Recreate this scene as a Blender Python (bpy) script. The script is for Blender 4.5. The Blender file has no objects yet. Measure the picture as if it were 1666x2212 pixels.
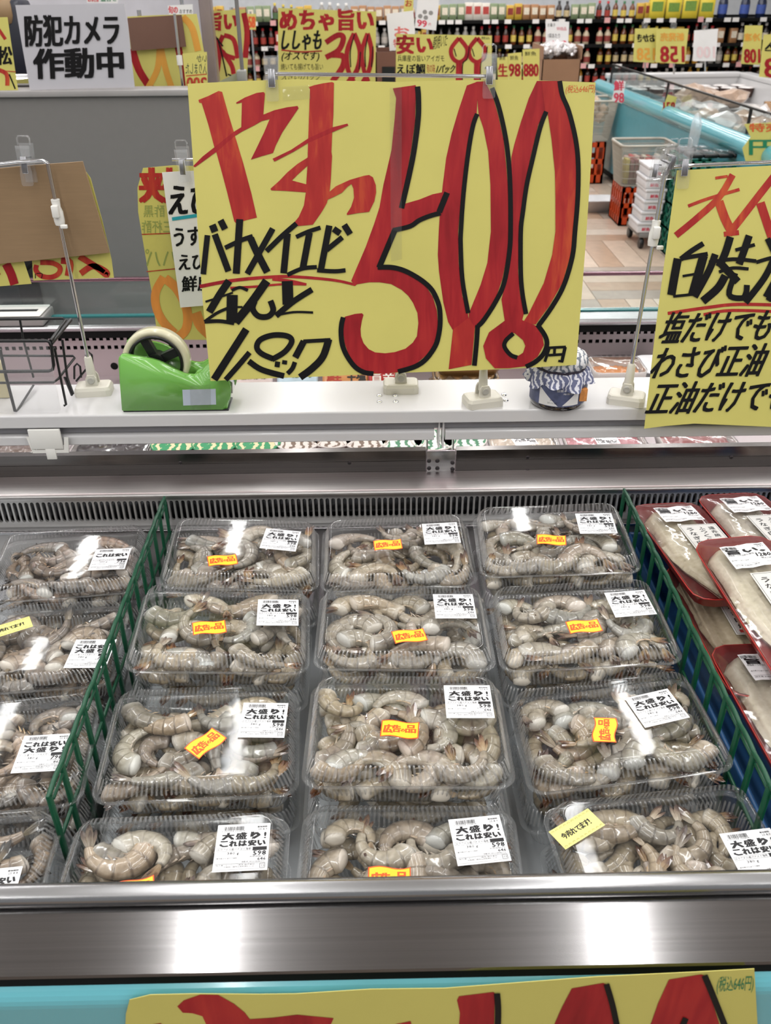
import bpy, bmesh, math, random
from mathutils import Vector as V, Matrix, noise as mnoise
random.seed(7)
S = bpy.context.scene
COL = S.collection
# ------------------------------------------------------------------ camera
IW, IH, F = 1666.0, 2212.0, 1900.0
_t, _p, _r = math.radians(31.5), math.radians(0.72), math.radians(0.45)
CAM = V((0, 0, 1.5))
FW = V((math.sin(_p)*math.cos(_t), math.cos(_p)*math.cos(_t), -math.sin(_t)))
_R0 = V((math.cos(_p), -math.sin(_p), 0)); _U0 = _R0.cross(FW)
RT = _R0*math.cos(_r) - _U0*math.sin(_r)
UP = _U0*math.cos(_r) + _R0*math.sin(_r)
cd = bpy.data.cameras.new('camera'); co = bpy.data.objects.new('camera', cd); COL.objects.link(co)
cd.sensor_fit = 'HORIZONTAL'; cd.sensor_width = 36.0; cd.lens = F*36.0/IW
cd.clip_start = 0.02; cd.clip_end = 60
B = -FW
co.matrix_world = Matrix(((RT.x, UP.x, B.x, CAM.x), (RT.y, UP.y, B.y, CAM.y), (RT.z, UP.z, B.z, CAM.z), (0, 0, 0, 1)))
cd.dof.use_dof = True; cd.dof.focus_distance = 1.12; cd.dof.aperture_fstop = cd.lens/1000/0.0026
S.camera = co
# ------------------------------------------------------------------ world, exposure
S.view_settings.view_transform = 'Standard'; S.view_settings.look = 'None'
S.view_settings.exposure = 0.2; S.view_settings.gamma = 1.0; S.view_settings.use_curve_mapping = False
wd = bpy.data.worlds.new('store_light'); S.world = wd; wd.use_nodes = True
wd.node_tree.nodes['Background'].inputs[0].default_value = (0.95, 0.97, 1.0, 1)
wd.node_tree.nodes['Background'].inputs[1].default_value = 0.33
S.cycles.max_bounces = 5; S.cycles.diffuse_bounces = 2; S.cycles.glossy_bounces = 3
S.cycles.use_adaptive_sampling = True; S.cycles.adaptive_threshold = 0.05
S.cycles.transparent_max_bounces = 20; S.cycles.transmission_bounces = 3
S.cycles.caustics_reflective = False; S.cycles.caustics_refractive = False
S.cycles.sample_clamp_indirect = 4.0
# long ceiling fluorescents, rows run away from the camera
LIGHT_X = (-3.8, -2.69, -1.58, -0.47, 0.64, 1.75, 2.86, 3.97)
CEIL = 3.0; LAMP_Z = 2.72
LIGHT_Y = (-1.6, 0.75, 3.1, 5.5, 8.6, 11.2)
for lx in LIGHT_X:                       # each row of tubes is one continuous line of light
    for up_, en in ((0, 72.0), (1, 18.0)):  # second lamp of each row faces up, added to brighten the ceiling
        ld = bpy.data.lights.new('ceiling_tube', 'AREA'); ld.shape = 'RECTANGLE'
        ld.size = 0.07; ld.size_y = 14.6; ld.energy = en; ld.color = (1.0, 0.995, 0.985)
        lo = bpy.data.objects.new('ceiling_tube_lamp', ld); COL.objects.link(lo)
        lo.location = (lx, 4.8, LAMP_Z-0.035+0.085*up_); lo.rotation_euler = (math.pi*up_, 0, 0)
# ------------------------------------------------------------------ pixel helpers
def ray(px, py): return FW + RT*((px-IW/2)/F) - UP*((py-IH/2)/F)
def onz(px, py, z):
    d = ray(px, py); return CAM + d*((z-CAM.z)/d.z)
def ony(px, py, y):
    d = ray(px, py); return CAM + d*(y/d.y)
def onp(px, py, o, n):
    d = ray(px, py); return CAM + d*((o-CAM).dot(n)/d.dot(n))
# ------------------------------------------------------------------ materials
def lin(c):
    if isinstance(c, str):
        c = [int(c[i:i+2], 16)/255 for i in (0, 2, 4)]
    return tuple(((x/12.92) if x <= 0.04045 else ((x+0.055)/1.055)**2.4) for x in c) + (1.0,)
MATS = {}
def mat(name, col, rough=0.5, metal=0.0, spec=0.5, bump=None, var=None, coat=0.0, emit=None, stretch=None, rnd=0.0, sss=0.0):
    if name in MATS: return MATS[name]
    m = bpy.data.materials.new(name); MATS[name] = m; m.use_nodes = True
    nt = m.node_tree; N = nt.nodes; L = nt.links; P = N['Principled BSDF']
    c = lin(col)
    P.inputs['Base Color'].default_value = c; P.inputs['Roughness'].default_value = rough
    P.inputs['Metallic'].default_value = metal; P.inputs['Specular IOR Level'].default_value = spec
    if coat: P.inputs['Coat Weight'].default_value = coat; P.inputs['Coat Roughness'].default_value = 0.08
    if emit: P.inputs['Emission Color'].default_value = c; P.inputs['Emission Strength'].default_value = emit
    if sss: P.inputs['Subsurface Weight'].default_value = sss; P.inputs['Subsurface Radius'].default_value = (0.006, 0.004, 0.003)
    tc = N.new('ShaderNodeTexCoord'); mp = N.new('ShaderNodeMapping'); L.new(tc.outputs['Object'], mp.inputs[0])
    if stretch: mp.inputs['Scale'].default_value = stretch
    vs, va = var or (14.0, 0.06)
    nz = N.new('ShaderNodeTexNoise'); nz.inputs['Scale'].default_value = vs; nz.inputs['Detail'].default_value = 4
    L.new(mp.outputs[0], nz.inputs['Vector'])
    hs = N.new('ShaderNodeHueSaturation'); hs.inputs['Color'].default_value = c
    mr = N.new('ShaderNodeMapRange'); mr.inputs['From Min'].default_value = 0.25; mr.inputs['From Max'].default_value = 0.75
    mr.inputs['To Min'].default_value = 1-va; mr.inputs['To Max'].default_value = 1+va
    L.new(nz.outputs[0], mr.inputs[0])
    if rnd:
        oi = N.new('ShaderNodeObjectInfo'); r2 = N.new('ShaderNodeMapRange')
        r2.inputs['To Min'].default_value = 1-rnd; r2.inputs['To Max'].default_value = 1+rnd
        L.new(oi.outputs['Random'], r2.inputs[0]); mm = N.new('ShaderNodeMath'); mm.operation = 'MULTIPLY'
        L.new(mr.outputs[0], mm.inputs[0]); L.new(r2.outputs[0], mm.inputs[1]); L.new(mm.outputs[0], hs.inputs['Value'])
    else: L.new(mr.outputs[0], hs.inputs['Value'])
    L.new(hs.outputs[0], P.inputs['Base Color'])
    if bump:
        b = N.new('ShaderNodeBump'); b.inputs['Strength'].default_value = bump[1]; b.inputs['Distance'].default_value = bump[2] if len(bump) > 2 else 0.002
        n2 = N.new('ShaderNodeTexNoise'); n2.inputs['Scale'].default_value = bump[0]; n2.inputs['Detail'].default_value = 3
        L.new(mp.outputs[0], n2.inputs['Vector']); L.new(n2.outputs[0], b.inputs['Height']); L.new(b.outputs[0], P.inputs['Normal'])
    return m
def ink_mat(name, a, b, c):
    """felt marker: streaks of lighter and denser ink"""
    m = bpy.data.materials.new(name); MATS[name] = m; m.use_nodes = True; N = m.node_tree.nodes; L = m.node_tree.links; P = N['Principled BSDF']
    tc = N.new('ShaderNodeTexCoord'); mp = N.new('ShaderNodeMapping'); mp.inputs['Scale'].default_value = (95, 60, 9); L.new(tc.outputs['Object'], mp.inputs[0])
    n1 = N.new('ShaderNodeTexNoise'); n1.inputs['Scale'].default_value = 1.0; n1.inputs['Detail'].default_value = 5; n1.inputs['Distortion'].default_value = .6; L.new(mp.outputs[0], n1.inputs['Vector'])
    n2 = N.new('ShaderNodeTexNoise'); n2.inputs['Scale'].default_value = 9.0; n2.inputs['Detail'].default_value = 2; L.new(tc.outputs['Object'], n2.inputs['Vector'])
    ad = N.new('ShaderNodeMath'); ad.operation = 'ADD'; L.new(n1.outputs[0], ad.inputs[0]); L.new(n2.outputs[0], ad.inputs[1])
    cr = N.new('ShaderNodeValToRGB'); e = cr.color_ramp.elements; e.new(.5)
    for el, (p, col) in zip(e, ((.34, a), (.5, b), (.68, c))): el.position = p; el.color = lin(col)
    hf = N.new('ShaderNodeMath'); hf.operation = 'MULTIPLY'; hf.inputs[1].default_value = .5; L.new(ad.outputs[0], hf.inputs[0]); L.new(hf.outputs[0], cr.inputs[0])
    L.new(cr.outputs[0], P.inputs['Base Color']); P.inputs['Roughness'].default_value = .5; P.inputs['Specular IOR Level'].default_value = .25
    return m
def clear(name, tint=(1, 1, 1), rough=0.05, fac=1.0, base=0.02, bump=None, haze=0.0):
    """thin clear plastic or glass: lets light straight through, mirrors by Fresnel"""
    if name in MATS: return MATS[name]
    m = bpy.data.materials.new(name); MATS[name] = m; m.use_nodes = True
    nt = m.node_tree; N = nt.nodes; L = nt.links; N.remove(N['Principled BSDF'])
    out = N['Material Output']
    tr = N.new('ShaderNodeBsdfTransparent'); tr.inputs[0].default_value = (*tint, 1)
    gl = N.new('ShaderNodeBsdfGlossy'); gl.inputs['Roughness'].default_value = rough
    fr = N.new('ShaderNodeLayerWeight'); fr.inputs[0].default_value = 0.5
    pw_ = N.new('ShaderNodeMath'); pw_.operation = 'POWER'; pw_.inputs[1].default_value = 4.0; L.new(fr.outputs['Facing'], pw_.inputs[0])
    ma = N.new('ShaderNodeMath'); ma.operation = 'MULTIPLY_ADD'; ma.inputs[1].default_value = fac*0.9; ma.inputs[2].default_value = base+0.035*fac; ma.use_clamp = True
    L.new(pw_.outputs[0], ma.inputs[0])
    mx = N.new('ShaderNodeMixShader'); L.new(ma.outputs[0], mx.inputs[0]); L.new(tr.outputs[0], mx.inputs[1]); L.new(gl.outputs[0], mx.inputs[2])
    last = mx
    if haze:
        df = N.new('ShaderNodeBsdfDiffuse'); df.inputs[0].default_value = (0.95, 0.96, 0.97, 1)
        tl = N.new('ShaderNodeBsdfTranslucent'); tl.inputs[0].default_value = (0.95, 0.96, 0.97, 1); m1 = N.new('ShaderNodeMixShader'); m1.inputs[0].default_value = 0.5
        L.new(df.outputs[0], m1.inputs[1]); L.new(tl.outputs[0], m1.inputs[2])
        m2 = N.new('ShaderNodeMixShader'); m2.inputs[0].default_value = haze
        L.new(mx.outputs[0], m2.inputs[1]); L.new(m1.outputs[0], m2.inputs[2]); last = m2
    L.new(last.outputs[0], out.inputs[0])
    tc = N.new('ShaderNodeTexCoord'); nz = N.new('ShaderNodeTexNoise'); nz.inputs['Scale'].default_value = (bump or (60,))[0]
    L.new(tc.outputs['Object'], nz.inputs['Vector'])
    b = N.new('ShaderNodeBump'); b.inputs['Strength'].default_value = (bump or (60, 0.05))[1]; b.inputs['Distance'].default_value = 0.002
    L.new(nz.outputs[0], b.inputs['Height']); L.new(b.outputs[0], gl.inputs['Normal']); L.new(b.outputs[0], fr.inputs['Normal'])
    return m
def steel(name, col, rough, stretch=(2, 260, 260), bs=0.10):
    m = mat(name, col, rough, metal=1.0, bump=(1.0, bs, 0.0006), var=(1.5, 0.10), stretch=stretch)
    return m
# ------------------------------------------------------------------ mesh builder
class MB:
    def __init__(s): s.v = []; s.f = []; s.m = []; s.sm = []
    def add(s, vs, fs, mi=0, smooth=False):
        o = len(s.v); s.v += [tuple(v) for v in vs]
        for f in fs: s.f.append([i+o for i in f]); s.m.append(mi); s.sm.append(smooth)
        return s
    def box(s, a, b, mi=0, M=None):
        x0, y0, z0 = a; x1, y1, z1 = b
        vs = [V((x, y, z)) for z in (z0, z1) for x, y in ((x0, y0), (x1, y0), (x1, y1), (x0, y1))]
        if M: vs = [M @ v for v in vs]
        return s.add(vs, [(3, 2, 1, 0), (4, 5, 6, 7), (0, 1, 5, 4), (1, 2, 6, 5), (2, 3, 7, 6), (3, 0, 4, 7)], mi)
    def bbox(s, a, b, r=0.003, mi=0, M=None, seg=2):
        """box with rounded edges"""
        bm = bmesh.new(); bmesh.ops.create_cube(bm, size=1)
        a = V(a); b = V(b); c = (a+b)/2; d = b-a
        for v in bm.verts: v.co = V((c.x+v.co.x*d.x, c.y+v.co.y*d.y, c.z+v.co.z*d.z))
        bmesh.ops.bevel(bm, geom=bm.edges[:], offset=r, segments=seg, affect='EDGES', profile=0.5)
        return s.bm(bm, mi, M, True)
    def bm(s, bm, mi=0, M=None, smooth=False):
        bm.verts.index_update()
        s.add([(M @ v.co) if M else v.co.copy() for v in bm.verts], [[v.index for v in f.verts] for f in bm.faces], mi, smooth); bm.free(); return s
    def tube(s, pts, r, n=8, mi=0, caps=True, closed=False):
        pts = [V(p) for p in pts]; k = len(pts); rs = r if isinstance(r, (list, tuple)) else [r]*k
        vs = []; fs = []; prev = None
        for i, p in enumerate(pts):
            t = (pts[(i+1) % k]-pts[i-1]) if closed else (pts[min(i+1, k-1)]-pts[max(i-1, 0)])
            t.normalize()
            if prev is None:
                a = V((0, 0, 1)) if abs(t.z) < 0.9 else V((1, 0, 0)); u = t.cross(a).normalized()
            else: u = (prev - t*prev.dot(t)).normalized()
            prev = u; w = t.cross(u)
            for j in range(n):
                an = 2*math.pi*j/n; vs.append(p+(u*math.cos(an)+w*math.sin(an))*rs[i])
        for i in range(k if closed else k-1):
            for j in range(n):
                a = i*n+j; b = i*n+(j+1) % n; c = ((i+1) % k)*n+(j+1) % n; d = ((i+1) % k)*n+j
                fs.append((a, b, c, d))
        s.add(vs, fs, mi, True)
        if caps and not closed:
            s.add(vs[:n], [tuple(range(n))[::-1]], mi); s.add(vs[-n:], [tuple(range(n))], mi)
        return s
    def lathe(s, prof, n=32, mi=0, M=None, cap=True):
        vs = []; fs = []
        for r, z in prof:
            for j in range(n):
                a = 2*math.pi*j/n; v = V((r*math.cos(a), r*math.sin(a), z)); vs.append(M @ v if M else v)
        for i in range(len(prof)-1):
            for j in range(n): fs.append((i*n+j, i*n+(j+1) % n, (i+1)*n+(j+1) % n, (i+1)*n+j))
        s.add(vs, fs, mi, True)
        if cap:
            s.add(vs[:n], [tuple(range(n))[::-1]], mi); s.add(vs[-n:], [tuple(range(n))], mi)
        return s
    def prism(s, poly, h, mi=0, M=None, axis='z', off=0.0):
        """extruded outline; axis z: poly is x,y; axis y: poly is x,z; axis x: poly is y,z"""
        n = len(poly); vs = []
        for k in (0, 1):
            for a, b in poly:
                q = off+h*k
                v = V((a, b, q)) if axis == 'z' else (V((a, q, b)) if axis == 'y' else V((q, a, b)))
                vs.append(M @ v if M else v)
        fs = [tuple(range(n))[::-1], tuple(range(n, 2*n))]+[(i, (i+1) % n, n+(i+1) % n, n+i) for i in range(n)]
        return s.add(vs, fs, mi)
    def loops(s, rings, mi=0, capa=False, capb=False, smooth=True, closed=True):
        n = len(rings[0]); vs = [v for r in rings for v in r]; fs = []
        for i in range(len(rings)-1):
            for j in range(n if closed else n-1): fs.append((i*n+j, i*n+(j+1) % n, (i+1)*n+(j+1) % n, (i+1)*n+j))
        if capa: fs.append(tuple(range(n))[::-1])
        if capb: fs.append(tuple(range((len(rings)-1)*n, len(rings)*n)))
        return s.add(vs, fs, mi, smooth)
    def mesh(s, name, mats):
        me = bpy.data.meshes.new(name); me.from_pydata(s.v, [], s.f)
        for m in (mats if isinstance(mats, (list, tuple)) else [mats]): me.materials.append(m)
        me.polygons.foreach_set('material_index', s.m); me.polygons.foreach_set('use_smooth', s.sm)
        me.update(); return me
    def obj(s, name, mats, parent=None, loc=None): return mobj(name, s.mesh(name, mats), parent, loc)
def mobj(name, me, parent=None, loc=None):
    o = bpy.data.objects.new(name, me); COL.objects.link(o)
    if parent: o.parent = parent
    if loc is not None: o.location = loc
    return o
def tag(o, label, cat, group=None, kind=None):
    o['label'] = label
    if cat: o['category'] = cat
    if group: o['group'] = group
    if kind: o['kind'] = kind
    return o
def thing(name, label, cat, loc=(0, 0, 0), group=None):
    o = bpy.data.objects.new(name, None); COL.objects.link(o); o.location = loc; o.empty_display_size = 0.02
    return tag(o, label, cat, group)
def struct(name, mb, m, label=None):
    o = mb.obj(name, m); o['kind'] = 'structure'
    if label: o['label'] = label
    return o
def rrect(hw, hd, r, n, z=0.0):
    """n points along a rounded rectangle with (x, y, normal)"""
    r = min(r, hw-1e-4, hd-1e-4); sx, sy = hw-r, hd-r; q = math.pi*r/2
    segs = [('l', (sx*2)), ('a', q), ('l', sy*2), ('a', q)]*2
    tot = 4*sx+4*sy+4*q; out = []
    cs = [(sx, -sy, -90), (sx, sy, 0), (-sx, sy, 90), (-sx, -sy, 180)]
    for k in range(n):
        t = tot*k/n; i = 0
        while t > segs[i][1] + 1e-9: t -= segs[i][1]; i += 1
        side = i//2
        if i % 2 == 0:
            nx, ny = ((0, -1), (1, 0), (0, 1), (-1, 0))[side]
            st = ((-sx, -hd), (hw, -sy), (sx, hd), (-hw, sy))[side]; di = ((1, 0), (0, 1), (-1, 0), (0, -1))[side]
            out.append((st[0]+di[0]*t, st[1]+di[1]*t, nx, ny))
        else:
            cx, cy, a0 = cs[side]; a = math.radians(a0+90*t/q)
            out.append((cx+r*math.cos(a), cy+r*math.sin(a), math.cos(a), math.sin(a)))
    return out
# ------------------------------------------------------------------ lettering
_TC = {}
def glyphs(body, bold=0.0, res=2, space=1.0):
    """outline text as flat mesh data, scaled into the unit box: (verts2d, faces, aspect)"""
    k = (body, bold, res, space)
    if k in _TC: return _TC[k]
    cu = bpy.data.curves.new('lettering', 'FONT'); cu.body = body; cu.offset = bold; cu.resolution_u = res; cu.space_character = space
    cu.fill_mode = 'FRONT'
    ob = bpy.data.objects.new('lettering', cu); COL.objects.link(ob)
    dg = bpy.context.evaluated_depsgraph_get()
    me = bpy.data.meshes.new_from_object(ob.evaluated_get(dg))
    vs = [(v.co.x, v.co.y) for v in me.vertices]; fs = [list(p.vertices) for p in me.polygons]
    bpy.data.objects.remove(ob); bpy.data.curves.remove(cu); bpy.data.meshes.remove(me)
    if not vs: vs = [(0, 0), (1, 0), (0, 1)]
    x0 = min(v[0] for v in vs); x1 = max(v[0] for v in vs); y0 = min(v[1] for v in vs); y1 = max(v[1] for v in vs)
    w = max(x1-x0, 1e-6); h = max(y1-y0, 1e-6)
    _TC[k] = ([((a-x0)/w, (b-y0)/h) for a, b in vs], fs, w/h)
    return _TC[k]
def smooth_line(pts, sub=5):
    if len(pts) < 3: return [tuple(map(float, p)) for p in pts]
    out = []; n = len(pts)
    for i in range(n-1):
        p0 = pts[max(i-1, 0)]; p1 = pts[i]; p2 = pts[i+1]; p3 = pts[min(i+2, n-1)]
        for j in range(sub):
            t = j/sub
            out.append(tuple(0.5*(2*p1[k]+(p2[k]-p0[k])*t+(2*p0[k]-5*p1[k]+4*p2[k]-p3[k])*t*t+(3*p1[k]-p0[k]-3*p2[k]+p3[k])*t**3) for k in range(2)))
    out.append(tuple(map(float, pts[-1]))); return out
def ribbon(pts, w0, w1=None, sub=5):
    """marker stroke: quad strip in 2d (verts, faces)"""
    w1 = w0 if w1 is None else w1; P = smooth_line(pts, sub); n = len(P); vs = []; fs = []
    for i, p in enumerate(P):
        a = P[max(i-1, 0)]; b = P[min(i+1, n-1)]; dx, dy = b[0]-a[0], b[1]-a[1]; l = math.hypot(dx, dy) or 1
        w = (w0+(w1-w0)*i/(n-1))/2; nx, ny = -dy/l*w, dx/l*w
        vs += [(p[0]+nx, p[1]+ny), (p[0]-nx, p[1]-ny)]
    for i in range(n-1): fs.append((2*i, 2*i+1, 2*i+3, 2*i+2))
    return vs, fs
class Print:
    """flat print on a plane sheet, laid out in photograph pixels and carried onto the sheet's own plane"""
    def __init__(s, o, n, sc=(0, 0, 1)): s.o = V(o); s.n = V(n).normalized(); s.mb = MB(); s.sc = sc; s.lay = 0
    def crop(s, ox, oy, k): s.sc = (ox, oy, k); return s
    def put(s, vs, fs, mi, lift):
        n = s.n if (CAM-s.o).dot(s.n) > 0 else -s.n
        P3 = []
        for x, y in vs:
            q = onp(s.sc[0]+x/s.sc[2], s.sc[1]+y/s.sc[2], s.o, s.n); P3.append(q+n*lift)
        s.mb.add(P3, fs, mi); return s
    def poly(s, pts, mi=0, lift=0.0006): return s.put(pts, [tuple(range(len(pts)))], mi, lift)
    def line(s, pts, w, mi=0, lift=0.0006, w1=None, sub=5):
        v, f = ribbon(pts, w, w1, sub); return s.put(v, f, mi, lift+0.00001*(len(s.mb.f) % 17))
    def text(s, body, x0, y0, x1, y1, mi=0, bold=0.02, shear=0.0, rise=0.0, lift=0.0006, flip=False, res=2):
        """x0,y0 top left, x1,y1 bottom right; shear leans the top to the right, rise lifts the right end (pixels)"""
        v, f, a = glyphs(body, 0.0, res); b = bold*abs(y1-y0)
        for ox, oy in (((0, 0),) if b <= 0 else ((-b, -b*.5), (b, -b*.5), (-b, b*.5), (b, b*.5), (0, 0))):
            q = []; lift += .00002
            for u, w in v:
                uu = 1-u if flip else u
                q.append((x0+(x1-x0)*uu+shear*w+ox, y1+(y0-y1)*w-rise*uu+oy))
            s.put(q, f, mi, lift)
        return s
    def obj(s, name, mats, parent): return s.mb.obj(name, mats, parent)
def sheet(name, corners, m, parent=None, thick=0.0005, nrm=None):
    """paper cut to any outline (3d points in one plane) with real thickness"""
    c = [V(p) for p in corners]; n = nrm or (c[1]-c[0]).cross(c[2]-c[0]).normalized()
    if n.dot(CAM-c[0]) > 0: n = -n
    k = len(c); vs = c+[p+n*thick for p in c]
    fs = [tuple(range(k))[::-1], tuple(range(k, 2*k))]+[(i, (i+1) % k, k+(i+1) % k, k+i) for i in range(k)]
    return MB().add(vs, fs).obj(name, m, parent)
# ================================================================== materials used widely
STEEL = steel('brushed_steel', 'a9a9aa', 0.24)
STEEL_D = steel('dark_brushed_steel', '8f8d8d', 0.13)
STEEL_P = mat('satin_steel_inner', 'b9aeb0', 0.38, metal=0.75, var=(6, 0.06))
CHROME = mat('chrome', 'd8d8da', 0.10, metal=1.0)
TEAL = mat('teal_enamel', '63adb8', 0.16, coat=0.6, var=(3, 0.03))
WHITE = mat('white_enamel', 'cfcdcd', 0.25, var=(5, 0.02), coat=0.2)
WPLAS = mat('white_plastic', 'e4e2dc', 0.35, var=(9, 0.02))
BLACK = mat('black_matte', '080808', 0.7, spec=0.2)
BPLAS = mat('black_plastic', '101012', 0.35)
GREYP = mat('grey_panel_paint', '767370', 0.55, var=(40, 0.02), bump=(500, 0.05, 0.0004))
PAPER = mat('yellow_poster_paper', 'c9c067', 0.62, var=(7, 0.05), bump=(9, 0.25, 0.004))
PAPERW = mat('white_poster_paper', 'e2e0de', 0.6, var=(8, 0.03), bump=(10, 0.2, 0.003))
INKR = ink_mat('red_marker_ink', '86161d', '9c1f25', 'b0302c')
INKR2 = ink_mat('orange_red_marker_ink', '97212180'[:6], 'a82c28', 'c4562f')
INKK = mat('black_marker_ink', '0e0d0e', 0.5, spec=0.2, var=(12, 0.3))
INKG = mat('green_pen_ink', '1f7a52', 0.5)
INKB = mat('teal_marker_ink', '1e98a8', 0.5)
GREEN = mat('dark_green_plastic', '0c4a31', 0.32, var=(20, 0.08))
CARD = mat('cardboard', '8f7557', 0.85, var=(25, 0.05), stretch=(1, 1, 14))
LID = clear('clear_pack_plastic', (0.985, 0.99, 0.99), 0.05, 0.75, 0.01, (40, 0.05), 0.008)
GLASS = clear('case_glass', (0.93, 0.965, 0.96), 0.01, 1.0, 0.01, (3, 0.02), 0.02)
FILM = clear('cling_film', (0.98, 0.98, 0.98), 0.08, 1.1, 0.02, (38, 0.5), 0.02)
ACRYL = clear('clear_acrylic', (0.99, 0.99, 0.99), 0.03, 0.9, 0.02, (8, 0.02), 0.06)
TAPE = clear('clear_tape', (0.995, 0.995, 0.98), 0.1, 0.8, 0.01, (50, 0.5), 0.012)
# ================================================================== the room
fl = struct('floor', MB().box((-7, -4, -0.05), (9, 16, -0.006)), mat('floor_base', '8d7c6c', 0.5), 'floor of wood look planks')
PLK = [mat('floor_plank_%s' % n, c, 0.32, var=(3, 0.12), stretch=(6, 6, 6)) for n, c in (('pale', 'cdb7a4'), ('tan', 'b79a83'), ('grey', 'a89a8e'), ('light', 'd8c8b8'))]
pl_me = {}
for hor in (0, 1):
    for k in range(4):
        a = (0.598, 0.147) if hor else (0.147, 0.598)
        pl_me[hor, k] = MB().box((0.001, 0.001, -0.006), (a[0], a[1], 0)).mesh('plank', PLK[k])
rp = random.Random(3)
for i in range(0, 7):
    for j in range(0, 14):
        x, y = -0.6+i*0.6, 2.2+j*0.6; hor = (i+j) % 2
        for k in range(4):
            px = (x, y+k*0.15, 0) if hor else (x+k*0.15, y, 0)
            o = mobj('plank', pl_me[hor, rp.randrange(4)], fl, px)
struct('ceiling', MB().box((-7, -4, CEIL), (9, 16, CEIL+0.1)), mat('ceiling_white', 'dcdcdc', 0.8), 'white store ceiling')
cl_h = MB().bbox((-0.05, -1.08, -0.03), (0.05, 1.08, 0.03), 0.008).mesh('housing', WHITE); cl_w = MB().tube([(0, 0, .03), (0, 0, CEIL-LAMP_Z)], .003, 6).mesh('hanger', CHROME)
for lx in LIGHT_X:
    for ly in LIGHT_Y:
        o = mobj('ceiling_light', cl_h, None, (lx, ly, LAMP_Z)); mobj('hanger', cl_w, o, (0, -.7, 0)); mobj('hanger', cl_w, o, (0, .7, 0)); tag(o, 'long white fluorescent fixture on the store ceiling', 'light', 'ceiling lights in rows')
struct('wall_back', MB().box((-7, 13.0, 0), (9, 13.1, 3.0)), mat('far_wall_white', 'd9dce0', 0.7), 'white far wall of the store')
# ================================================================== refrigerated island
case = thing('refrigerated_case', 'teal and stainless steel refrigerated island case in the foreground', 'display case', (0, 1.15, 0))
def cpart(name, mb, m, parent=None):
    o = mb.obj(name, m, parent or case)
    if parent is None: o.matrix_parent_inverse = Matrix.Translation((0, -1.15, 0))
    return o
X0, X1 = -1.45, 1.45; XL = X1-X0
def extr(poly, m, name, x0=X0, x1=X1, mb=None, smooth=False):
    mb = mb or MB(); mb.prism(poly, x1-x0, axis='x', off=x0)
    return cpart(name, mb, m)
def rnd(cy, cz, r, a0, a1, n=8): return [(cy+r*math.cos(math.radians(a0+(a1-a0)*i/n)), cz+r*math.sin(math.radians(a0+(a1-a0)*i/n))) for i in range(n+1)]
# teal bumper, rounded towards the top
extr([(0.46, 0.0), (0.46, 0.818)]+rnd(0.412, 0.800, 0.018, 80, 180, 8)+[(0.394, 0.10), (0.42, 0.0)], TEAL, 'bumper_panel')
extr([(0.403, 0.812), (0.45, 0.812), (0.45, 0.826), (0.4045, 0.8235)], BLACK, 'bumper_groove')
extr([(0.403, 0.8262), (0.404, 0.8286), (0.406, 0.8292), (0.4505, 0.843), (0.4505, 0.839), (0.406, 0.8252)], STEEL_D, 'front_ledge')
m_ = MB().tube([(X0, 0.458, 0.8535), (X1, 0.458, 0.8535)], 0.0095, 16); cpart('front_rail', m_, STEEL)
extr([(0.452, 0.6), (0.47, 0.6), (0.47, 0.846), (0.4505, 0.842)], STEEL_D, 'front_inner_wall')
extr([(0.47, 0.59), (1.24, 0.59), (1.24, 0.6), (0.47, 0.6)], mat('well_floor_metal', 'b4b8bb', 0.45, metal=0.3), 'well_floor')
for xa, xb in ((X0, -.345), (-.325, .382)): extr([(0.475, 0.6), (1.2, 0.6), (1.2, 0.644), (0.475, 0.644)], mat('well_floor_metal', 'b4b8bb', 0.45), 'pack_deck', xa, xb)
# slotted air grille
mb = MB(); pit = 0.0093; sw = 0.0031; zc, sh = 0.7615, 0.0185; n_sl = int(XL/pit); yb = 1.2195
ins = [(math.cos(math.radians(a)), math.sin(math.radians(a))) for a in (0, 45, 90, 135, 180)]
for i in range(n_sl):
    cx = X0+pit*(i+0.5); a = cx-pit/2; b = cx+pit/2; lo, hi = zc-sh-0.004, zc+sh+0.005
    inner = [(cx+sw*c, zc+sh-sw+sw*s_) for c, s_ in ins]+[(cx-sw*c, zc-sh+sw-sw*s_) for c, s_ in ins]
    outer = [(b, zc), (b, hi), (cx, hi), (a, hi), (a, zc)]
    outer = [(b, zc+0.01), (b, hi), (cx, hi), (a, hi), (a, zc+0.01), (a, zc-0.01), (a, lo), (cx, lo), (b, lo), (b, zc-0.01)]
    vi = [(x, yb, z) for x, z in inner]; vo = [(x, yb, z) for x, z in outer]; vb = [(x, yb+0.005, z) for x, z in inner]
    n = 10
    mb.add(vo+vi+vb, [(k, (k+1) % n, n+(k+1) % n, n+k) for k in range(n)]+[(n+k, n+(k+1) % n, 2*n+(k+1) % n, 2*n+k) for k in range(n)])
mb.box((X0, yb, 0.60), (X1, yb+0.004, zc-sh-0.004)); mb.box((X0, yb, zc+sh+0.005), (X1, yb+0.004, 0.792))
cpart('air_grille', mb, mat('grille_steel', 'bdbbb9', 0.40, metal=0.55, var=(8, 0.06)))
cpart('slot_gradient_tube', MB().tube([(X0, 1.263, 0.752), (X1, 1.263, 0.752)], 0.033, 24), mat('gradient_tube_metal', '3a3a3c', 0.28, metal=0.8))  # dark glossy tube added behind the slots to give them a gradient highlight
cpart('drip_lip', MB().bbox((X0, 1.204, 0.728), (X1, 1.2195, 0.7335), 0.001), STEEL)
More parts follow.
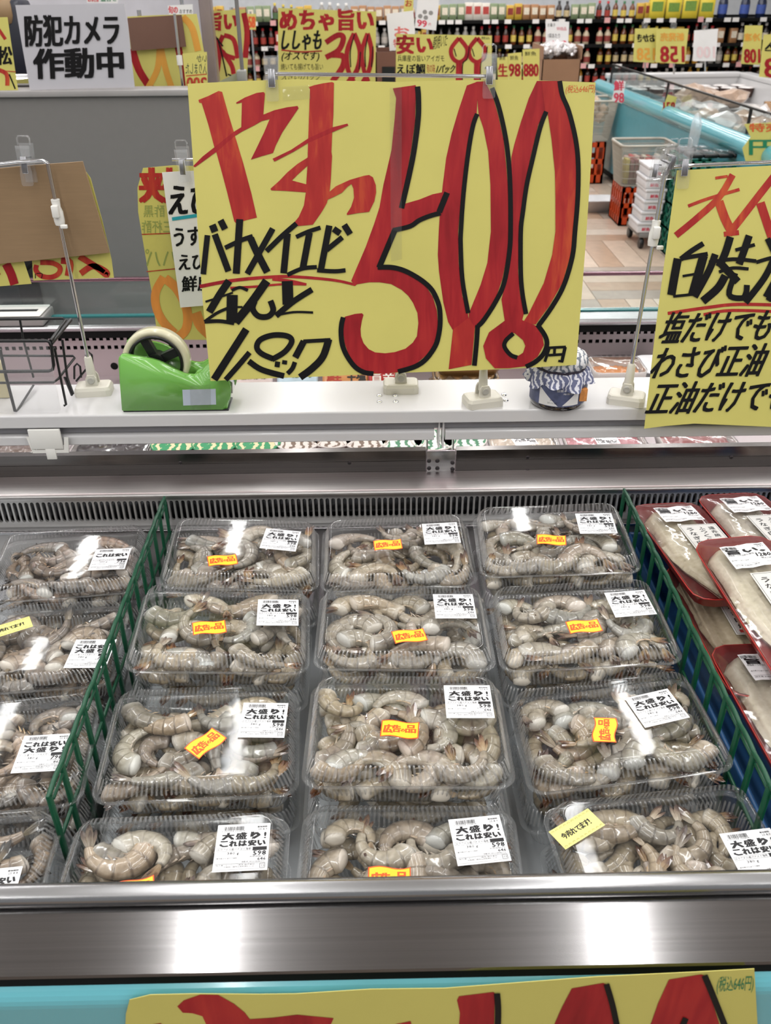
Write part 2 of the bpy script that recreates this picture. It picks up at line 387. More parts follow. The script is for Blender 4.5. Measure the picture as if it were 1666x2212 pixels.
# centre ledge and upright
extr([(1.2135, 0.786)]+rnd(1.2195, 0.790, 0.006, 180, 100, 4)+[(1.268, 0.8005), (1.268, 0.786)], steel('ledge_steel', 'b3b0ae', 0.33), 'centre_ledge')
XJ0, XJ1 = ony(920, 1000, 1.27).x, ony(985, 1000, 1.27).x
for x0, x1 in ((X0, XJ0), (XJ1, X1)):
    up = cpart('centre_upright', MB().box((x0, 1.2685, 0.79), (x1, 1.279, 0.8195)).box((x0, 1.2695, 0.8195), (x1, 1.279, 0.8215)).box((x0, 1.268, 0.8215), (x1, 1.282, 0.8385)), steel('upright_steel', '6c6866', 0.2))
    for px in ((390, 755) if x0 == X0 else (1140, 1580)):
        for py in (988, 1016):
            q = ony(px if x0 == X0 else px, py+ (12 if x0 == X0 else 0), 1.2685)
            cpart('screw', MB().lathe([(0.0034, 0), (0.003, 0.0012), (0.0015, 0.0018), (0.0, 0.0013)], 10, M=Matrix.Translation(q) @ Matrix.Rotation(math.radians(90), 4, 'X'), cap=False), BPLAS)
br = cpart('joint_bracket', MB().bbox((XJ0+0.001, 1.2675, 0.795), (XJ1-0.001, 1.2705, 0.8385), 0.001).box((XJ0+0.001, 1.2705, 0.795), (XJ0+0.003, 1.29, 0.94)).box((XJ1-0.006, 1.2705, 0.795), (XJ1-0.004, 1.29, 0.94)), STEEL)
for px, py in ((927, 996), (945, 996), (927, 1012), (945, 1012), (978, 1000), (978, 1014)):
    q = ony(px, py, 1.267); cpart('screw', MB().lathe([(0.0036, 0), (0.003, 0.001), (0.0, 0.0012)], 10, M=Matrix.Translation(q) @ Matrix.Rotation(math.radians(90), 4, 'X'), cap=False), BPLAS)
# shelf and lamp bar over the middle
extr([(1.15, 0.9455)]+rnd(1.1525, 0.9617, 0.0025, 180, 90, 3)+[(1.262, 0.9642), (1.262, 0.9455), (1.256, 0.9455), (1.256, 0.9605), (1.156, 0.9605), (1.156, 0.9455)], WHITE, 'shelf')
extr([(1.165, 0.93), (1.255, 0.93), (1.255, 0.956), (1.165, 0.956)], mat('gap_shade_grey', '8f8d91', 0.4, var=(20, 0.05)), 'shelf_gap_shade')  # grey fill standing in for the shadow gap between shelf and lamp bar
XG0, XG1 = ony(938, 940, 1.16).x, ony(962, 940, 1.16).x
for x0, x1 in ((X0, XG0), (XG1, X1)):
    extr([(1.158, 0.914)]+rnd(1.163, 0.924, 0.005, 180, 90, 4)+[(1.192, 0.9295), (1.192, 0.914), (1.163, 0.911)], WHITE, 'lamp_bar', x0, x1)
cpart('bar_hanger', MB().box((XG0+0.006, 1.160, 0.90), (XG0+0.0085, 1.19, 0.945)).box((XG0+0.012, 1.158, 0.90), (XG0+0.0145, 1.19, 0.945)), WHITE)
for px, py in ((820, 855), (854, 855), (820, 868), (855, 868), (1089, 853), (1093, 865)):
    q = onz(px, py, 0.9642); cpart('screw', MB().lathe([(0.0042, 0), (0.0036, 0.0016), (0.0018, 0.0024), (0.0, 0.0016)], 12, M=Matrix.Translation(q), cap=False), CHROME)
# rear well
extr([(1.282, 0.61), (1.88, 0.61), (1.88, 0.62), (1.282, 0.62)], STEEL_P, 'rear_well_floor')
extr([(1.284, 0.62), (1.88, 0.62), (1.88, 0.722), (1.284, 0.722)], STEEL_P, 'rear_deck')
extr([(1.27, 0.6), (1.284, 0.6), (1.284, 0.83), (1.27, 0.83)], STEEL_P, 'rear_well_front_wall')
mb = MB()                                                # perforated far wall of the rear well: square holes are real
ph = 0.0152; hw = 0.0042; nh = int(XL/ph); yw = 1.88
zr = [(0.786, 0.7945), (0.8065, 0.8135)]
for i in range(nh):
    cx = X0+ph*(i+0.5); a, b = cx-ph/2, cx+ph/2
    mb.add([(cx+hw, yw, z) for z in (0.786, 0.8175)]+[(b+ph/2-hw, yw, z) for z in (0.8175, 0.786)], [(0, 1, 2, 3)])
    for z0, z1 in ((0.7945, 0.8065), (0.8145, 0.8175)):
        mb.add([(cx-hw, yw, z0), (cx+hw, yw, z0), (cx+hw, yw, z1), (cx-hw, yw, z1)], [(0, 1, 2, 3)])
mb.box((X0, yw, 0.61), (X1, yw+0.003, 0.786))
cpart('perforated_wall', mb, STEEL_P)
for px, py in ((247, 791), (1281, 785)):
    q = ony(px, py, yw-0.0005); cpart('drain_hole', MB().lathe([(0.0085, 0), (0.0075, 0.0012), (0.0, 0.0012)], 20, M=Matrix.Translation(q) @ Matrix.Rotation(math.radians(90), 4, 'X'), cap=False), BLACK)
extr([(1.893, 0.77), (1.90, 0.77), (1.90, 0.83), (1.893, 0.83)], BLACK, 'duct_back')
extr([(1.866, 0.8172), (1.90, 0.8172), (1.90, 0.8345), (1.866, 0.8345)], BLACK, 'rear_black_strip')  # solid black strip between rear rail and perforated wall
extr([(1.862, 0.8345)]+rnd(1.870, 0.838, 0.008, 180, 90, 4)+[(1.945, 0.8465), (1.945, 0.834)], STEEL, 'rear_rail')
extr([(1.90, 0.0), (1.95, 0.0), (1.95, 0.834), (1.90, 0.834)], TEAL, 'rear_body_panel')
gl = cpart('glass_guard', MB().box((X0, 1.925, 0.8465), (X1, 1.931, 0.928)), GLASS)
cpart('glass_foot', MB().box((X0, 1.921, 0.8465), (X1, 1.935, 0.849)), mat('glass_edge_green', '2f7f80', 0.2), gl)
cpart('glass_top_trim', MB().bbox((X0, 1.922, 0.926), (X1, 1.934, 0.9335), 0.001), mat('glass_trim_mauve', '8a6b74', 0.15, metal=0.8), gl)
ld = bpy.data.lights.new('case_lamp', 'AREA'); ld.shape = 'RECTANGLE'; ld.size = 2.6; ld.size_y = 0.03; ld.energy = 1.7; ld.color = (1.0, 0.72, 0.76)
lo = bpy.data.objects.new('case_lamp', ld); COL.objects.link(lo); lo.location = (0, 1.235, 0.925); lo.rotation_euler = (math.radians(38), 0, 0)
# price rail clip holder on the lamp bar
pc = thing('label_holder', 'white folded plastic label holder clipped to the lamp bar', 'holder', onz(107, 950, 0.90))
q0 = pc.location
def pp(name, mb, m): 
    o = mb.obj(name, m, pc); o.matrix_parent_inverse = Matrix.Translation(-q0); return o
a = ony(62, 930, 1.155); b = ony(150, 972, 1.155)
pp('clip_face', MB().bbox((a.x, 1.149, b.z+0.004), (b.x-0.006, 1.154, a.z+0.004), 0.0015), WPLAS)
pp('clip_wing', MB().prism([(a.x-0.004, a.z-0.008), (a.x, b.z-0.002), (b.x, b.z-0.002), (b.x+0.004, a.z-0.010), (b.x-0.002, a.z-0.010), (b.x-0.006, b.z+0.003), (a.x+0.004, b.z+0.003), (a.x+0.001, a.z-0.008)], 0.002, axis='y', off=1.150), WPLAS)
c0 = ony(98, 972, 1.15); c1 = ony(124, 992, 1.15)
pp('clip_tab', MB().bbox((c0.x, 1.149, c1.z), (c1.x, 1.152, c0.z+0.002), 0.0008), WPLAS)
# ================================================================== green section dividers
def divider(x, y0, y1, zt, label):
    t = thing('section_divider', label, 'divider', (x, (y0+y1)/2, 0.602), 'green plastic dividers in the case')
    L = y1-y0; n = int(round(L/0.041)); st = L/n
    bar = MB().bbox((-0.002, -0.004, 0), (0.002, 0.004, zt-0.602), 0.0007, seg=1).mesh('bar', GREEN)
    for i in range(n+1): mobj('bar', bar, t, (0, -L/2+i*st, 0))
    top = MB(); P = []
    for i in range(n*8+1):
        y = -L/2+st*i/8; f = (i % 8)/8; P.append((0, y, zt-0.602-0.003+0.0022*math.sin(f*math.pi)))
    top.tube(P, 0.0031, 6); mobj('top_rail', top.mesh('top_rail', GREEN), t)
    lip = MB().bbox((-0.0016, -0.0165, -0.0016), (0.0016, 0.0165, 0.0016), 0.0006, seg=1).mesh('slot_rail', GREEN)
    for i in range(n): mobj('slot_rail', lip, t, (0.001, -L/2+(i+0.5)*st, zt-0.602-0.0125))
    mobj('mid_rail', MB().bbox((-0.0018, -L/2, 0.1275), (0.0018, L/2, 0.1325), 0.0008, seg=1).mesh('mid_rail', GREEN), t)
    mobj('foot_rail', MB().bbox((-0.008, -L/2, 0), (0.008, L/2, 0.004), 0.001, seg=1).mesh('foot_rail', GREEN), t)
    return t
divider(-0.334, 0.612, 1.2, 0.798, 'green plastic divider between striped shrimp and pale shrimp packs')
divider(0.391, 0.56, 1.19, 0.806, 'green plastic divider between pale shrimp packs and red eel trays')
# ================================================================== shrimp
def attr_mat(name, stops, rough, rnd=0.12, coat=0.9, sss=0.0):
    """colour runs along the 'shade' attribute: R picks the stop, G whitens, B darkens bands"""
    m = bpy.data.materials.new(name); MATS[name] = m; m.use_nodes = True
    N = m.node_tree.nodes; L = m.node_tree.links; P = N['Principled BSDF']
    at = N.new('ShaderNodeAttribute'); at.attribute_name = 'shade'; sp = N.new('ShaderNodeSeparateColor'); L.new(at.outputs['Color'], sp.inputs[0])
    cr = N.new('ShaderNodeValToRGB'); el = cr.color_ramp.elements
    while len(el) < len(stops): el.new(0.5)
    for e, (p, c) in zip(el, stops): e.position = p; e.color = lin(c)
    tc = N.new('ShaderNodeTexCoord'); nz = N.new('ShaderNodeTexNoise'); nz.inputs['Scale'].default_value = 160; nz.inputs['Detail'].default_value = 5
    oi = N.new('ShaderNodeObjectInfo'); va = N.new('ShaderNodeVectorMath'); va.operation = 'ADD'
    L.new(tc.outputs['Object'], va.inputs[0]); L.new(oi.outputs['Location'], va.inputs[1]); L.new(va.outputs[0], nz.inputs['Vector'])
    ad = N.new('ShaderNodeMath'); ad.operation = 'MULTIPLY_ADD'; ad.inputs[1].default_value = 0.9; L.new(nz.outputs[0], ad.inputs[0])
    sb = N.new('ShaderNodeMath'); sb.operation = 'SUBTRACT'; sb.inputs[1].default_value = 0.45; L.new(sp.outputs[0], sb.inputs[0]); L.new(sb.outputs[0], ad.inputs[2])
    L.new(ad.outputs[0], cr.inputs[0])
    mw = N.new('ShaderNodeMix'); mw.data_type = 'RGBA'; mw.inputs[7].default_value = lin('e6e1da'); L.new(cr.outputs[0], mw.inputs[6]); L.new(sp.outputs[1], mw.inputs[0])
    md = N.new('ShaderNodeMix'); md.data_type = 'RGBA'; md.inputs[7].default_value = lin('3a302a'); L.new(mw.outputs[2], md.inputs[6]); L.new(sp.outputs[2], md.inputs[0])
    hs = N.new('ShaderNodeHueSaturation'); L.new(md.outputs[2], hs.inputs['Color'])
    r1 = N.new('ShaderNodeMapRange'); r1.inputs['To Min'].default_value = 1-rnd; r1.inputs['To Max'].default_value = 1+rnd*0.8; L.new(oi.outputs['Random'], r1.inputs[0]); L.new(r1.outputs[0], hs.inputs['Value'])
    r2 = N.new('ShaderNodeMath'); r2.operation = 'FRACT'; r3 = N.new('ShaderNodeMath'); r3.operation = 'MULTIPLY'; r3.inputs[1].default_value = 17.3; L.new(oi.outputs['Random'], r3.inputs[0]); L.new(r3.outputs[0], r2.inputs[0])
    r4 = N.new('ShaderNodeMapRange'); r4.inputs['To Min'].default_value = 0.55; r4.inputs['To Max'].default_value = 1.25; L.new(r2.outputs[0], r4.inputs[0]); L.new(r4.outputs[0], hs.inputs['Saturation'])
    r5 = N.new('ShaderNodeMath'); r5.operation = 'FRACT'; r6 = N.new('ShaderNodeMath'); r6.operation = 'MULTIPLY'; r6.inputs[1].default_value = 53.7; L.new(oi.outputs['Random'], r6.inputs[0]); L.new(r6.outputs[0], r5.inputs[0])
    tr_ = N.new('ShaderNodeValToRGB'); te = tr_.color_ramp.elements; te.new(.35); te.new(.7)
    for e, (p_, c_) in zip(te, ((0, (.90, .97, 1.0, 1)), (.35, (1, 1, .97, 1)), (.7, (1, .95, .86, 1)), (1, (1, .90, .84, 1)))): e.position = p_; e.color = c_
    L.new(r5.outputs[0], tr_.inputs[0]); mt_ = N.new('ShaderNodeMix'); mt_.data_type = 'RGBA'; mt_.blend_type = 'MULTIPLY'; mt_.inputs[0].default_value = 1.0
    L.new(hs.outputs[0], mt_.inputs[6]); L.new(tr_.outputs[0], mt_.inputs[7]); L.new(mt_.outputs[2], P.inputs['Base Color'])
    P.inputs['Roughness'].default_value = rough; P.inputs['Coat Weight'].default_value = coat; P.inputs['Coat Roughness'].default_value = 0.07
    b = N.new('ShaderNodeBump'); b.inputs['Strength'].default_value = 0.5; b.inputs['Distance'].default_value = 0.0012; L.new(nz.outputs[0], b.inputs['Height']); L.new(b.outputs[0], P.inputs['Normal'])
    if sss: P.inputs['Subsurface Weight'].default_value = sss; P.inputs['Subsurface Radius'].default_value = (0.005, 0.004, 0.003); P.inputs['Subsurface Scale'].default_value = 1.0
    return m
SHR = attr_mat('pale_shrimp_shell', [(0.0, '665c50'), (0.32, '8d8374'), (0.62, 'aca292'), (1.0, 'cfc5b8')], 0.28, 0.22)
SHT = attr_mat('striped_shrimp_shell', [(0.0, '544a40'), (0.4, '7d6e60'), (0.7, 'a39281'), (1.0, 'c4b5a4')], 0.32, 0.16)
TAIL = attr_mat('shrimp_tail_shell', [(0.0, 'b8a892'), (0.45, '9c8468'), (0.75, '6f5140'), (1.0, '4c332b')], 0.35, 0.25)
TAILK = attr_mat('striped_shrimp_tail', [(0.0, '8f8068'), (0.4, '5d5142'), (0.7, '2b2825'), (1.0, '1c1b1b')], 0.35, 0.2)
LEGM = attr_mat('shrimp_leg', [(0.0, 'c2b29c'), (1.0, 'b99a7c')], 0.4, 0.2)
def set_shade(me, cols):
    a = me.color_attributes.new('shade', 'FLOAT_COLOR', 'POINT')
    a.data.foreach_set('color', [c for q in cols for c in (q[0], q[1], q[2], 1.0)])
def spine(curl, L, s):
    c = math.radians(curl); th = c*(s-0.45)
    if abs(c) < 1e-3: return V((L*(s-0.5), 0, 0)), V((1, 0, 0)), V((0, -1, 0))
    R = L/c
    return V((R*math.sin(th), R*(math.cos(th)-math.cos(c*0.4)), 0)), V((math.cos(th), -math.sin(th), 0)), V((-math.sin(th), -math.cos(th), 0))
def shrimp_data(curl, striped, rs, n=12):
    rn = random.Random(rs); L = 0.069; rings = []; cols = []; lean = []
    segs = 6
    prof = [(-0.055, 0.35, 0.9), (-0.035, 0.72, 0.9), (-0.01, 0.93, 0.75)]
    st = [(s, k, None, w) for s, k, w in prof]
    for g in range(segs):
        for f in (0.02, 0.13, 0.5, 0.86, 0.96):
            s = (g+f)/segs; tp = 1.0-0.66*max(0, (s-0.15)/0.85)**1.1
            st.append((s, tp*(0.975+0.06*f if f < 0.9 else 1.045), f, max(0, 0.45-s*4.5)))
    for s, k, f, wh in st:
        p, t, nv = spine(curl, L, s); hz, hn = 0.0090*k, 0.0131*k
        ring = []
        for j in range(n):
            a = 2*math.pi*j/n; ca, sa = math.cos(a), math.sin(a)
            jit = 1+0.05*rn.uniform(-1, 1)*(2.2 if f is None else 0.5)
            dn = ca*hn*jit*(0.86 if ca > 0 else 1.0); ring.append(p+nv*dn+V((0, 0, sa*hz*jit)))
            dors = max(0, -ca)
            band = 0.0
            if f is not None and (f > 0.9 or f < 0.1): band = (0.62 if not striped else 0.95)*(0.35+0.65*dors)
            if striped and f is not None and f > 0.6 and f < 0.9: band = 0.6*(0.2+0.8*dors)
            cols.append((0.5+0.16*ca+0.1*sa+rn.uniform(-.07, .07), wh, band))
        rings.append(ring)
    mb = MB().loops(rings, capa=True, capb=True)
    # swimmerets on the inner side
    lg = MB(); lc = []
    for i in range(5):
        s = 0.12+0.14*i+rn.uniform(-.03, .03); p, t, nv = spine(curl, L, s)
        for sd in (-1, 1):
            if rn.random() < .3: continue
            b0 = p+nv*0.0090*(1-0.4*s)+V((0, 0, sd*0.003)); d = (nv*0.45*rn.uniform(.6, 1.2)+t*0.9*rn.uniform(0.6, 1.2)+V((0, 0, sd*0.25))).normalized(); l = 0.0095*rn.uniform(0.6, 1.1)
            w = t.cross(V((0, 0, 1)))*0.0013
            lg.add([b0-w, b0+w, b0+d*l*0.6+w*0.8, b0+d*l, b0+d*l*0.6-w*0.6, b0+d*l*0.5+V((0, 0, sd*0.001))], [(0, 1, 5), (1, 2, 5), (2, 3, 5), (3, 4, 5), (4, 0, 5)])
            lc += [(0.1, 0, 0), (0.1, 0, 0), (0.5, 0, 0), (0.9, 0, 0), (0.5, 0, 0), (0.4, 0, 0)]
    # tail fan
    tl = MB(); tcol = []; p, t, nv = spine(curl, L, 0.97)
    for k, (an, el, ln, wd) in enumerate(((-11, 0.08, 0.023, 0.0026), (-4, -0.10, 0.026, 0.0034), (4, 0.10, 0.026, 0.0034), (11, -0.08, 0.023, 0.0026), (0, 0.20, 0.019, 0.0016))):
        an += rn.uniform(-5, 5); c, s_ = math.cos(math.radians(an)), math.sin(math.radians(an))
        d = (t*c+nv*s_+V((0, 0, el))).normalized(); w = d.cross(V((0, 0, 1))).normalized(); u = w.cross(d)
        b0 = p+nv*0.0022*math.sin(math.radians(an))
        prof = ((0, 0.35, 0.0013), (0.25, 0.8, 0.0016), (0.6, 1.0, 0.0012), (0.85, 0.7, 0.0008), (1.0, 0.12, 0.0003))
        rg = []
        for q, ww, th in prof:
            cc = b0+d*ln*q; rg.append([cc+w*wd*ww, cc+u*th, cc-w*wd*ww, cc-u*th]); tcol += [(max(0, q*1.15-0.1), 0, 0.12*q)]*4
        tl.loops(rg, capb=True, smooth=False)
    return mb, cols, lg, lc, tl, tcol
PROT = {}
for striped in (0, 1):
    for i, curl in enumerate((70, 120, 165, 205)):
        a, c, lg, lc, tl, tc_ = shrimp_data(curl, striped, 11*i+striped)
        me = a.mesh('shrimp', SHT if striped else SHR); set_shade(me, c)
        ml = lg.mesh('swimmerets', LEGM); set_shade(ml, lc)
        mt = tl.mesh('tail_fan', TAILK if striped else TAIL); set_shade(mt, tc_)
        PROT[striped, i] = (me, ml, mt, a, c, tl, tc_)
PILE = {0: (MB(), []), 1: (MB(), [])}
def inside(M, W, a, tl):
    """nudge a shrimp so that none of it leaves the pack"""
    Mi = M.inverted() @ W; P = [Mi @ V(v) for v in a.v[::3]]+[Mi @ V(v) for v in tl.v[::2]]; d = V((0, 0, 0))
    for ax, lo, hi in ((0, -.1035, .1035), (1, -.0745, .0745), (2, -.033, LID_Z-.0015)):
        mn = min(p[ax] for p in P); mx = max(p[ax] for p in P)
        if mx > hi: d[ax] = hi-mx
        if mn+d[ax] < lo: d[ax] += (lo-mn-d[ax])*(0.5 if ax == 2 else 1)
    return Matrix.Translation(M.to_3x3() @ d) @ W
def pile(striped, i, M):
    """a shrimp of the deeper layers, merged into the uncounted pile"""
    me, ml, mt, a, c, tl, tc_ = PROT[striped, i]; mb, cc = PILE[striped]
    mb.add([M @ V(v) for v in a.v], a.f, 0, True); cc += c
    mb.add([M @ V(v) for v in tl.v], tl.f, 1); cc += tc_
# ================================================================== pack shells
NP = 840
RIB = clear('rib_highlight_plastic', (0.99, 0.99, 0.99), 0.12, 1.3, 0.22, (60, 0.06), 0.21)  # whitish haze and gloss painted in for the highlights on the ribs
def ringpts(hw, hd, r, z, amp=0.0, rib=0.0058):
    out = []; tot = NP
    for k, (x, y, nx, ny) in enumerate(rrect(hw, hd, r, NP)):
        o = amp*(0.5-0.5*math.cos(2*math.pi*k*134/NP)) if amp else 0
        out.append(V((x-nx*o, y-ny*o, z)))
    return out
LID_Z = 0.0225
BASEP = clear('hazed_tray_plastic', (0.985, 0.99, 0.99), 0.10, 0.8, 0.02, (40, 0.05), 0.12)  # white haze put into the plastic to lift the dark gaps to grey
def shell(rings, ribbed, cap):
    mb = MB()
    nr = 134; R2 = 2 if cap == 'lid' else 1
    for i in range(len(rings)-1):
        mb.loops(rings[i:i+2], mi=1 if i in ribbed else 0)
        if i in ribbed and i != min(ribbed):
            for j in range(NP):
                if math.cos(2*math.pi*(j+.5)*nr/NP) > 0.1: mb.m[len(mb.m)-NP+j] = 2  # alternate rib facets get the painted highlight stripe
    mb.add(rings[-1], [tuple(range(NP))], 0); me = mb.mesh(cap, [BASEP if cap == 'tray' else LID, LID, RIB])
    bm = bmesh.new(); bm.from_mesh(me); bmesh.ops.remove_doubles(bm, verts=bm.verts, dist=1e-6); bm.to_mesh(me); bm.free(); return me
tray_me = shell([ringpts(.112, .083, .021, -.0008), ringpts(.1075, .0785, .018, -.0008), ringpts(.106, .077, .018, -.004), ringpts(.1045, .0755, .018, -.009, .0030), ringpts(.1005, .0715, .017, -.027, .0030), ringpts(.098, .069, .016, -.033), ringpts(.092, .063, .014, -.036)], (2, 3, 4), 'tray')
lid_me = shell([ringpts(.1122, .0832, .021, -.0022), ringpts(.112, .083, .021, .0006), ringpts(.109, .080, .020, .0006), ringpts(.108, .079, .019, .003), ringpts(.1075, .0785, .019, .005, .0030), ringpts(.1030, .0740, .018, .0175, .0030), ringpts(.1005, .0715, .017, .0210), ringpts(.0980, .0690, .016, LID_Z-.0002), ringpts(.0945, .0655, .014, LID_Z-.001)], (3, 4, 5), 'lid')
LABM = mat('label_paper', 'f2f2f4', 0.4, var=(30, 0.01)); LABK = mat('label_black_print', '17161a', 0.5)
STY = mat('sticker_yellow', 'f6d530', 0.4); STO = mat('sticker_orange', 'ee5a1c', 0.4); STP = mat('sticker_pale_yellow', 'efe88a', 0.45)
class Flat:
    """print in a label's own millimetres, origin at its centre"""
    def __init__(s): s.mb = MB()
    def text(s, t, x, y, h, w=None, bold=0.02, mi=0, z=0.00025, rot=0, res=1, shear=0.0):
        v, f, a = glyphs(t, 0.0, res); w = w if w else h*a; c, s_ = math.cos(math.radians(rot)), math.sin(math.radians(rot))
        b = bold*h*1.15 if len(t) < 5 else 0
        for ox, oy in (((0, 0),) if b <= 0 else ((-b, -b*.5), (b, -b*.5), (-b, b*.5), (b, b*.5), (0, 0))):
            P = []; z += .000012
            for u, q in v:
                xx, yy = u*w+shear*q*h+ox, q*h+oy; P.append(((x+xx*c-yy*s_)*.001, (y+xx*s_+yy*c)*.001, z))
            s.mb.add(P, f, mi)
        return s
    def rect(s, x0, y0, x1, y1, mi=0, z=0.00025):
        s.mb.add([(x0*.001, y0*.001, z), (x1*.001, y0*.001, z), (x1*.001, y1*.001, z), (x0*.001, y1*.001, z)], [(0, 1, 2, 3)], mi); return s
    def frame(s, x0, y0, x1, y1, t=.25, mi=0):
        return s.rect(x0, y0, x1, y0+t, mi).rect(x0, y1-t, x1, y1, mi).rect(x0, y0, x0+t, y1, mi).rect(x1-t, y0, x1, y1, mi)
    def bars(s, x, y, w, h, seed=1):
        r = random.Random(seed); q = x
        while q < x+w:
            b = r.choice((.28, .28, .5, .75)); s.rect(q, y, min(q+b, x+w), y+h); q += b+r.choice((.3, .3, .55))
        return s
def label_print(kind):
    p = Flat()
    if kind == 'eel':
        p.bars(-25, 17, 17, 5, 5); p.text('消費期限', 13, 20.5, 2.2, 10, .01); p.text('25.8.9', 15, 17, 2.6, 8, .01)
        p.text('旨い。', -23, 7.5, 9, 44, .06, shear=.05)
        p.text('中国産うなぎ白焼き(養殖)', -24, 3.6, 3.2, 30, .01); p.text('1280', 7, -1.0, 6.0, 17, .035); p.text('税込1383', 10, -6.0, 3.6, 14, .02)
        p.text('要冷蔵10℃以下で保存', -24, -4.5, 1.8, 20, .01); p.rect(-24, -11.2, 24, -10.9); p.text('加工者 大阪府八尾市', -24, -14.5, 2.2, 28, .01); p.frame(18, -16, 24, -12, .4); p.text('プラ', 19, -15.2, 2.4, 4, .01)
        return p.mb.mesh('label_print', LABK)
    p.bars(-20, 20.2, 20, 4.6, 3); p.text('0 220058 003808', -22, 18.6, 1.3, 23, .0)
    p.text('賞味期限', 13.5, 22.4, 1.9, 10, .015); p.text('25.8.9' if kind == 'pale' else '25.8.8', 14.5, 19.2, 2.4, 9, .012)
    big, sm = '大盛り!', 'これは安い'
    if kind == 'pale':
        p.text('大', -20.5, 9.2, 8.0, 11, .085).text('盛', -7, 9.2, 8.0, 10.5, .05).text('り', 8, 9.2, 8.0, 8.5, .10).text('!', 21, 9.2, 7.5, 1.8, .04)
        for i, c in enumerate('これは安い'): p.text(c, -22+9.3*i, 1.0, 6.6 if c != 'い' else 6.0, 7.4, .08)
    elif kind == 'tiger':
        for i, c in enumerate('これは安い'): p.text(c, -22+9.3*i, 9.6, 6.8, 7.4, .08)
        p.text('大', -20.5, 1.0, 7.4, 11, .085).text('盛', -7, 1.0, 7.4, 10.5, .05).text('り', 8, 1.0, 7.4, 8.5, .10).text('!', 21, 1.0, 7, 1.8, .03)
    else:
        for i, c in enumerate('これは安い'): p.text(c, -22+9.3*i, 6, 8.0, 7.6, .08)
    nm = 'エクアドル産バナメイ海老' if kind == 'pale' else 'インド産ブラックタイガー'
    p.frame(-24.5, -4.6, 24.5, -.4, .2); p.text(nm, -24, -3.8, 2.7, 33, .0); p.rect(10.5, -4.4, 24.3, -.6)
    p.text('380 g' if kind != 'tiger736' else '350 g', -14, -9.4, 3.8, 11.5, .0)
    p.text({'pale': '598', 'tiger': '798', 'tiger736': '736'}[kind], 11.5, -10.4, 5.4, 12.5, .03)
    p.text('本体価格(円)', 8, -12.4, 1.5, 16, .0); p.text({'pale': '646', 'tiger': '862', 'tiger736': '795'}[kind], 16, -16, 3.2, 8, .02)
    p.text('要冷蔵10℃以下で保存', -24, -13.4, 1.5, 20, .0); p.text('品番389', 1, -18, 1.7, 6.5, .0); p.text('税込価格(円)', 8.5, -18.2, 1.4, 15, .0)
    p.rect(-24.5, -19.2, 24.5, -18.9); p.text('加工者  スーパー八尾店 株式会社', -24, -21.2, 1.5, 38, .0); p.text('大阪府八尾市山本町南4-12-25', -16, -23.2, 1.5, 29, .0)
    p.frame(18.5, -24.6, 24, -19.8, .4); p.text('プラ', 19.4, -23.4, 2.2, 3.8, .01); p.rect(-24.5, -25.6, 24.5, -25.4)
    return p.mb.mesh('label_print', LABK)
LPR = {k: label_print(k) for k in ('pale', 'tiger', 'tiger736', 'eel')}
LBL = MB().box((-.0265, -.0275, -.0001), (.0265, .0275, .0001)).mesh('price_label', LABM)
def wavy(hw, hd, a, z, n=12):
    top = [(-hw+2*hw*i/n, hd+a*math.sin(2*math.pi*i/n)) for i in range(n+1)]; bot = [(hw-2*hw*i/n, -hd-a*math.sin(2*math.pi*i/n)) for i in range(n+1)]
    return [(x, y) for x, y in top+bot]
ADS = MB().prism(wavy(.0205, .0125, .0016, 0), .0002, off=-.0001).mesh('sale_sticker', STO)
pf = Flat(); pf.mb.add([(x, y, .00018) for x, y in wavy(.0193, .0113, .0016, 0)], [tuple(range(26))[::-1]], 1)
pf.text('広', -17.5, -6.5, 13, 9.5, .05, 0).text('告', -7.8, -5.0, 11, 8.5, .05, 0).text('の', 1.0, -4.2, 5, 4.5, .05, 0).text('品', 6.2, -5.0, 12, 11, .04, 0)
ADP = pf.mb.mesh('sticker_print', [STO, STY])
SEL = MB().box((-.0265, -.0125, -.0001), (.0265, .0125, .0001)).mesh('selling_sticker', STP)
pf = Flat()
for i, c in enumerate('今売れてます!'): pf.text(c, -19.5+5.9*i, -3.6, 7.2 if c not in 'て' else 6.2, 5.4 if c != '!' else 1.2, .04, 0)
for sy in (-1, 1):
    for i in range(10):
        cx = -23.5+5.2*i
        for r in (1.9, 1.2):
            for k in range(8):
                a0, a1 = math.pi*k/8, math.pi*(k+1)/8; y0 = sy*9.9-(.9 if sy > 0 else 1.0)
                pf.mb.add([((cx+(r-.18*e)*math.cos(a)) * .001, (y0+(r-.18*e)*math.sin(a))*.001, .00022) for a, e in ((a0, 0), (a1, 0), (a1, 1), (a0, 1))], [(0, 1, 2, 3)], 0)
SEP = pf.mb.mesh('sticker_print', mat('sticker_black_print', '232019', 0.5))
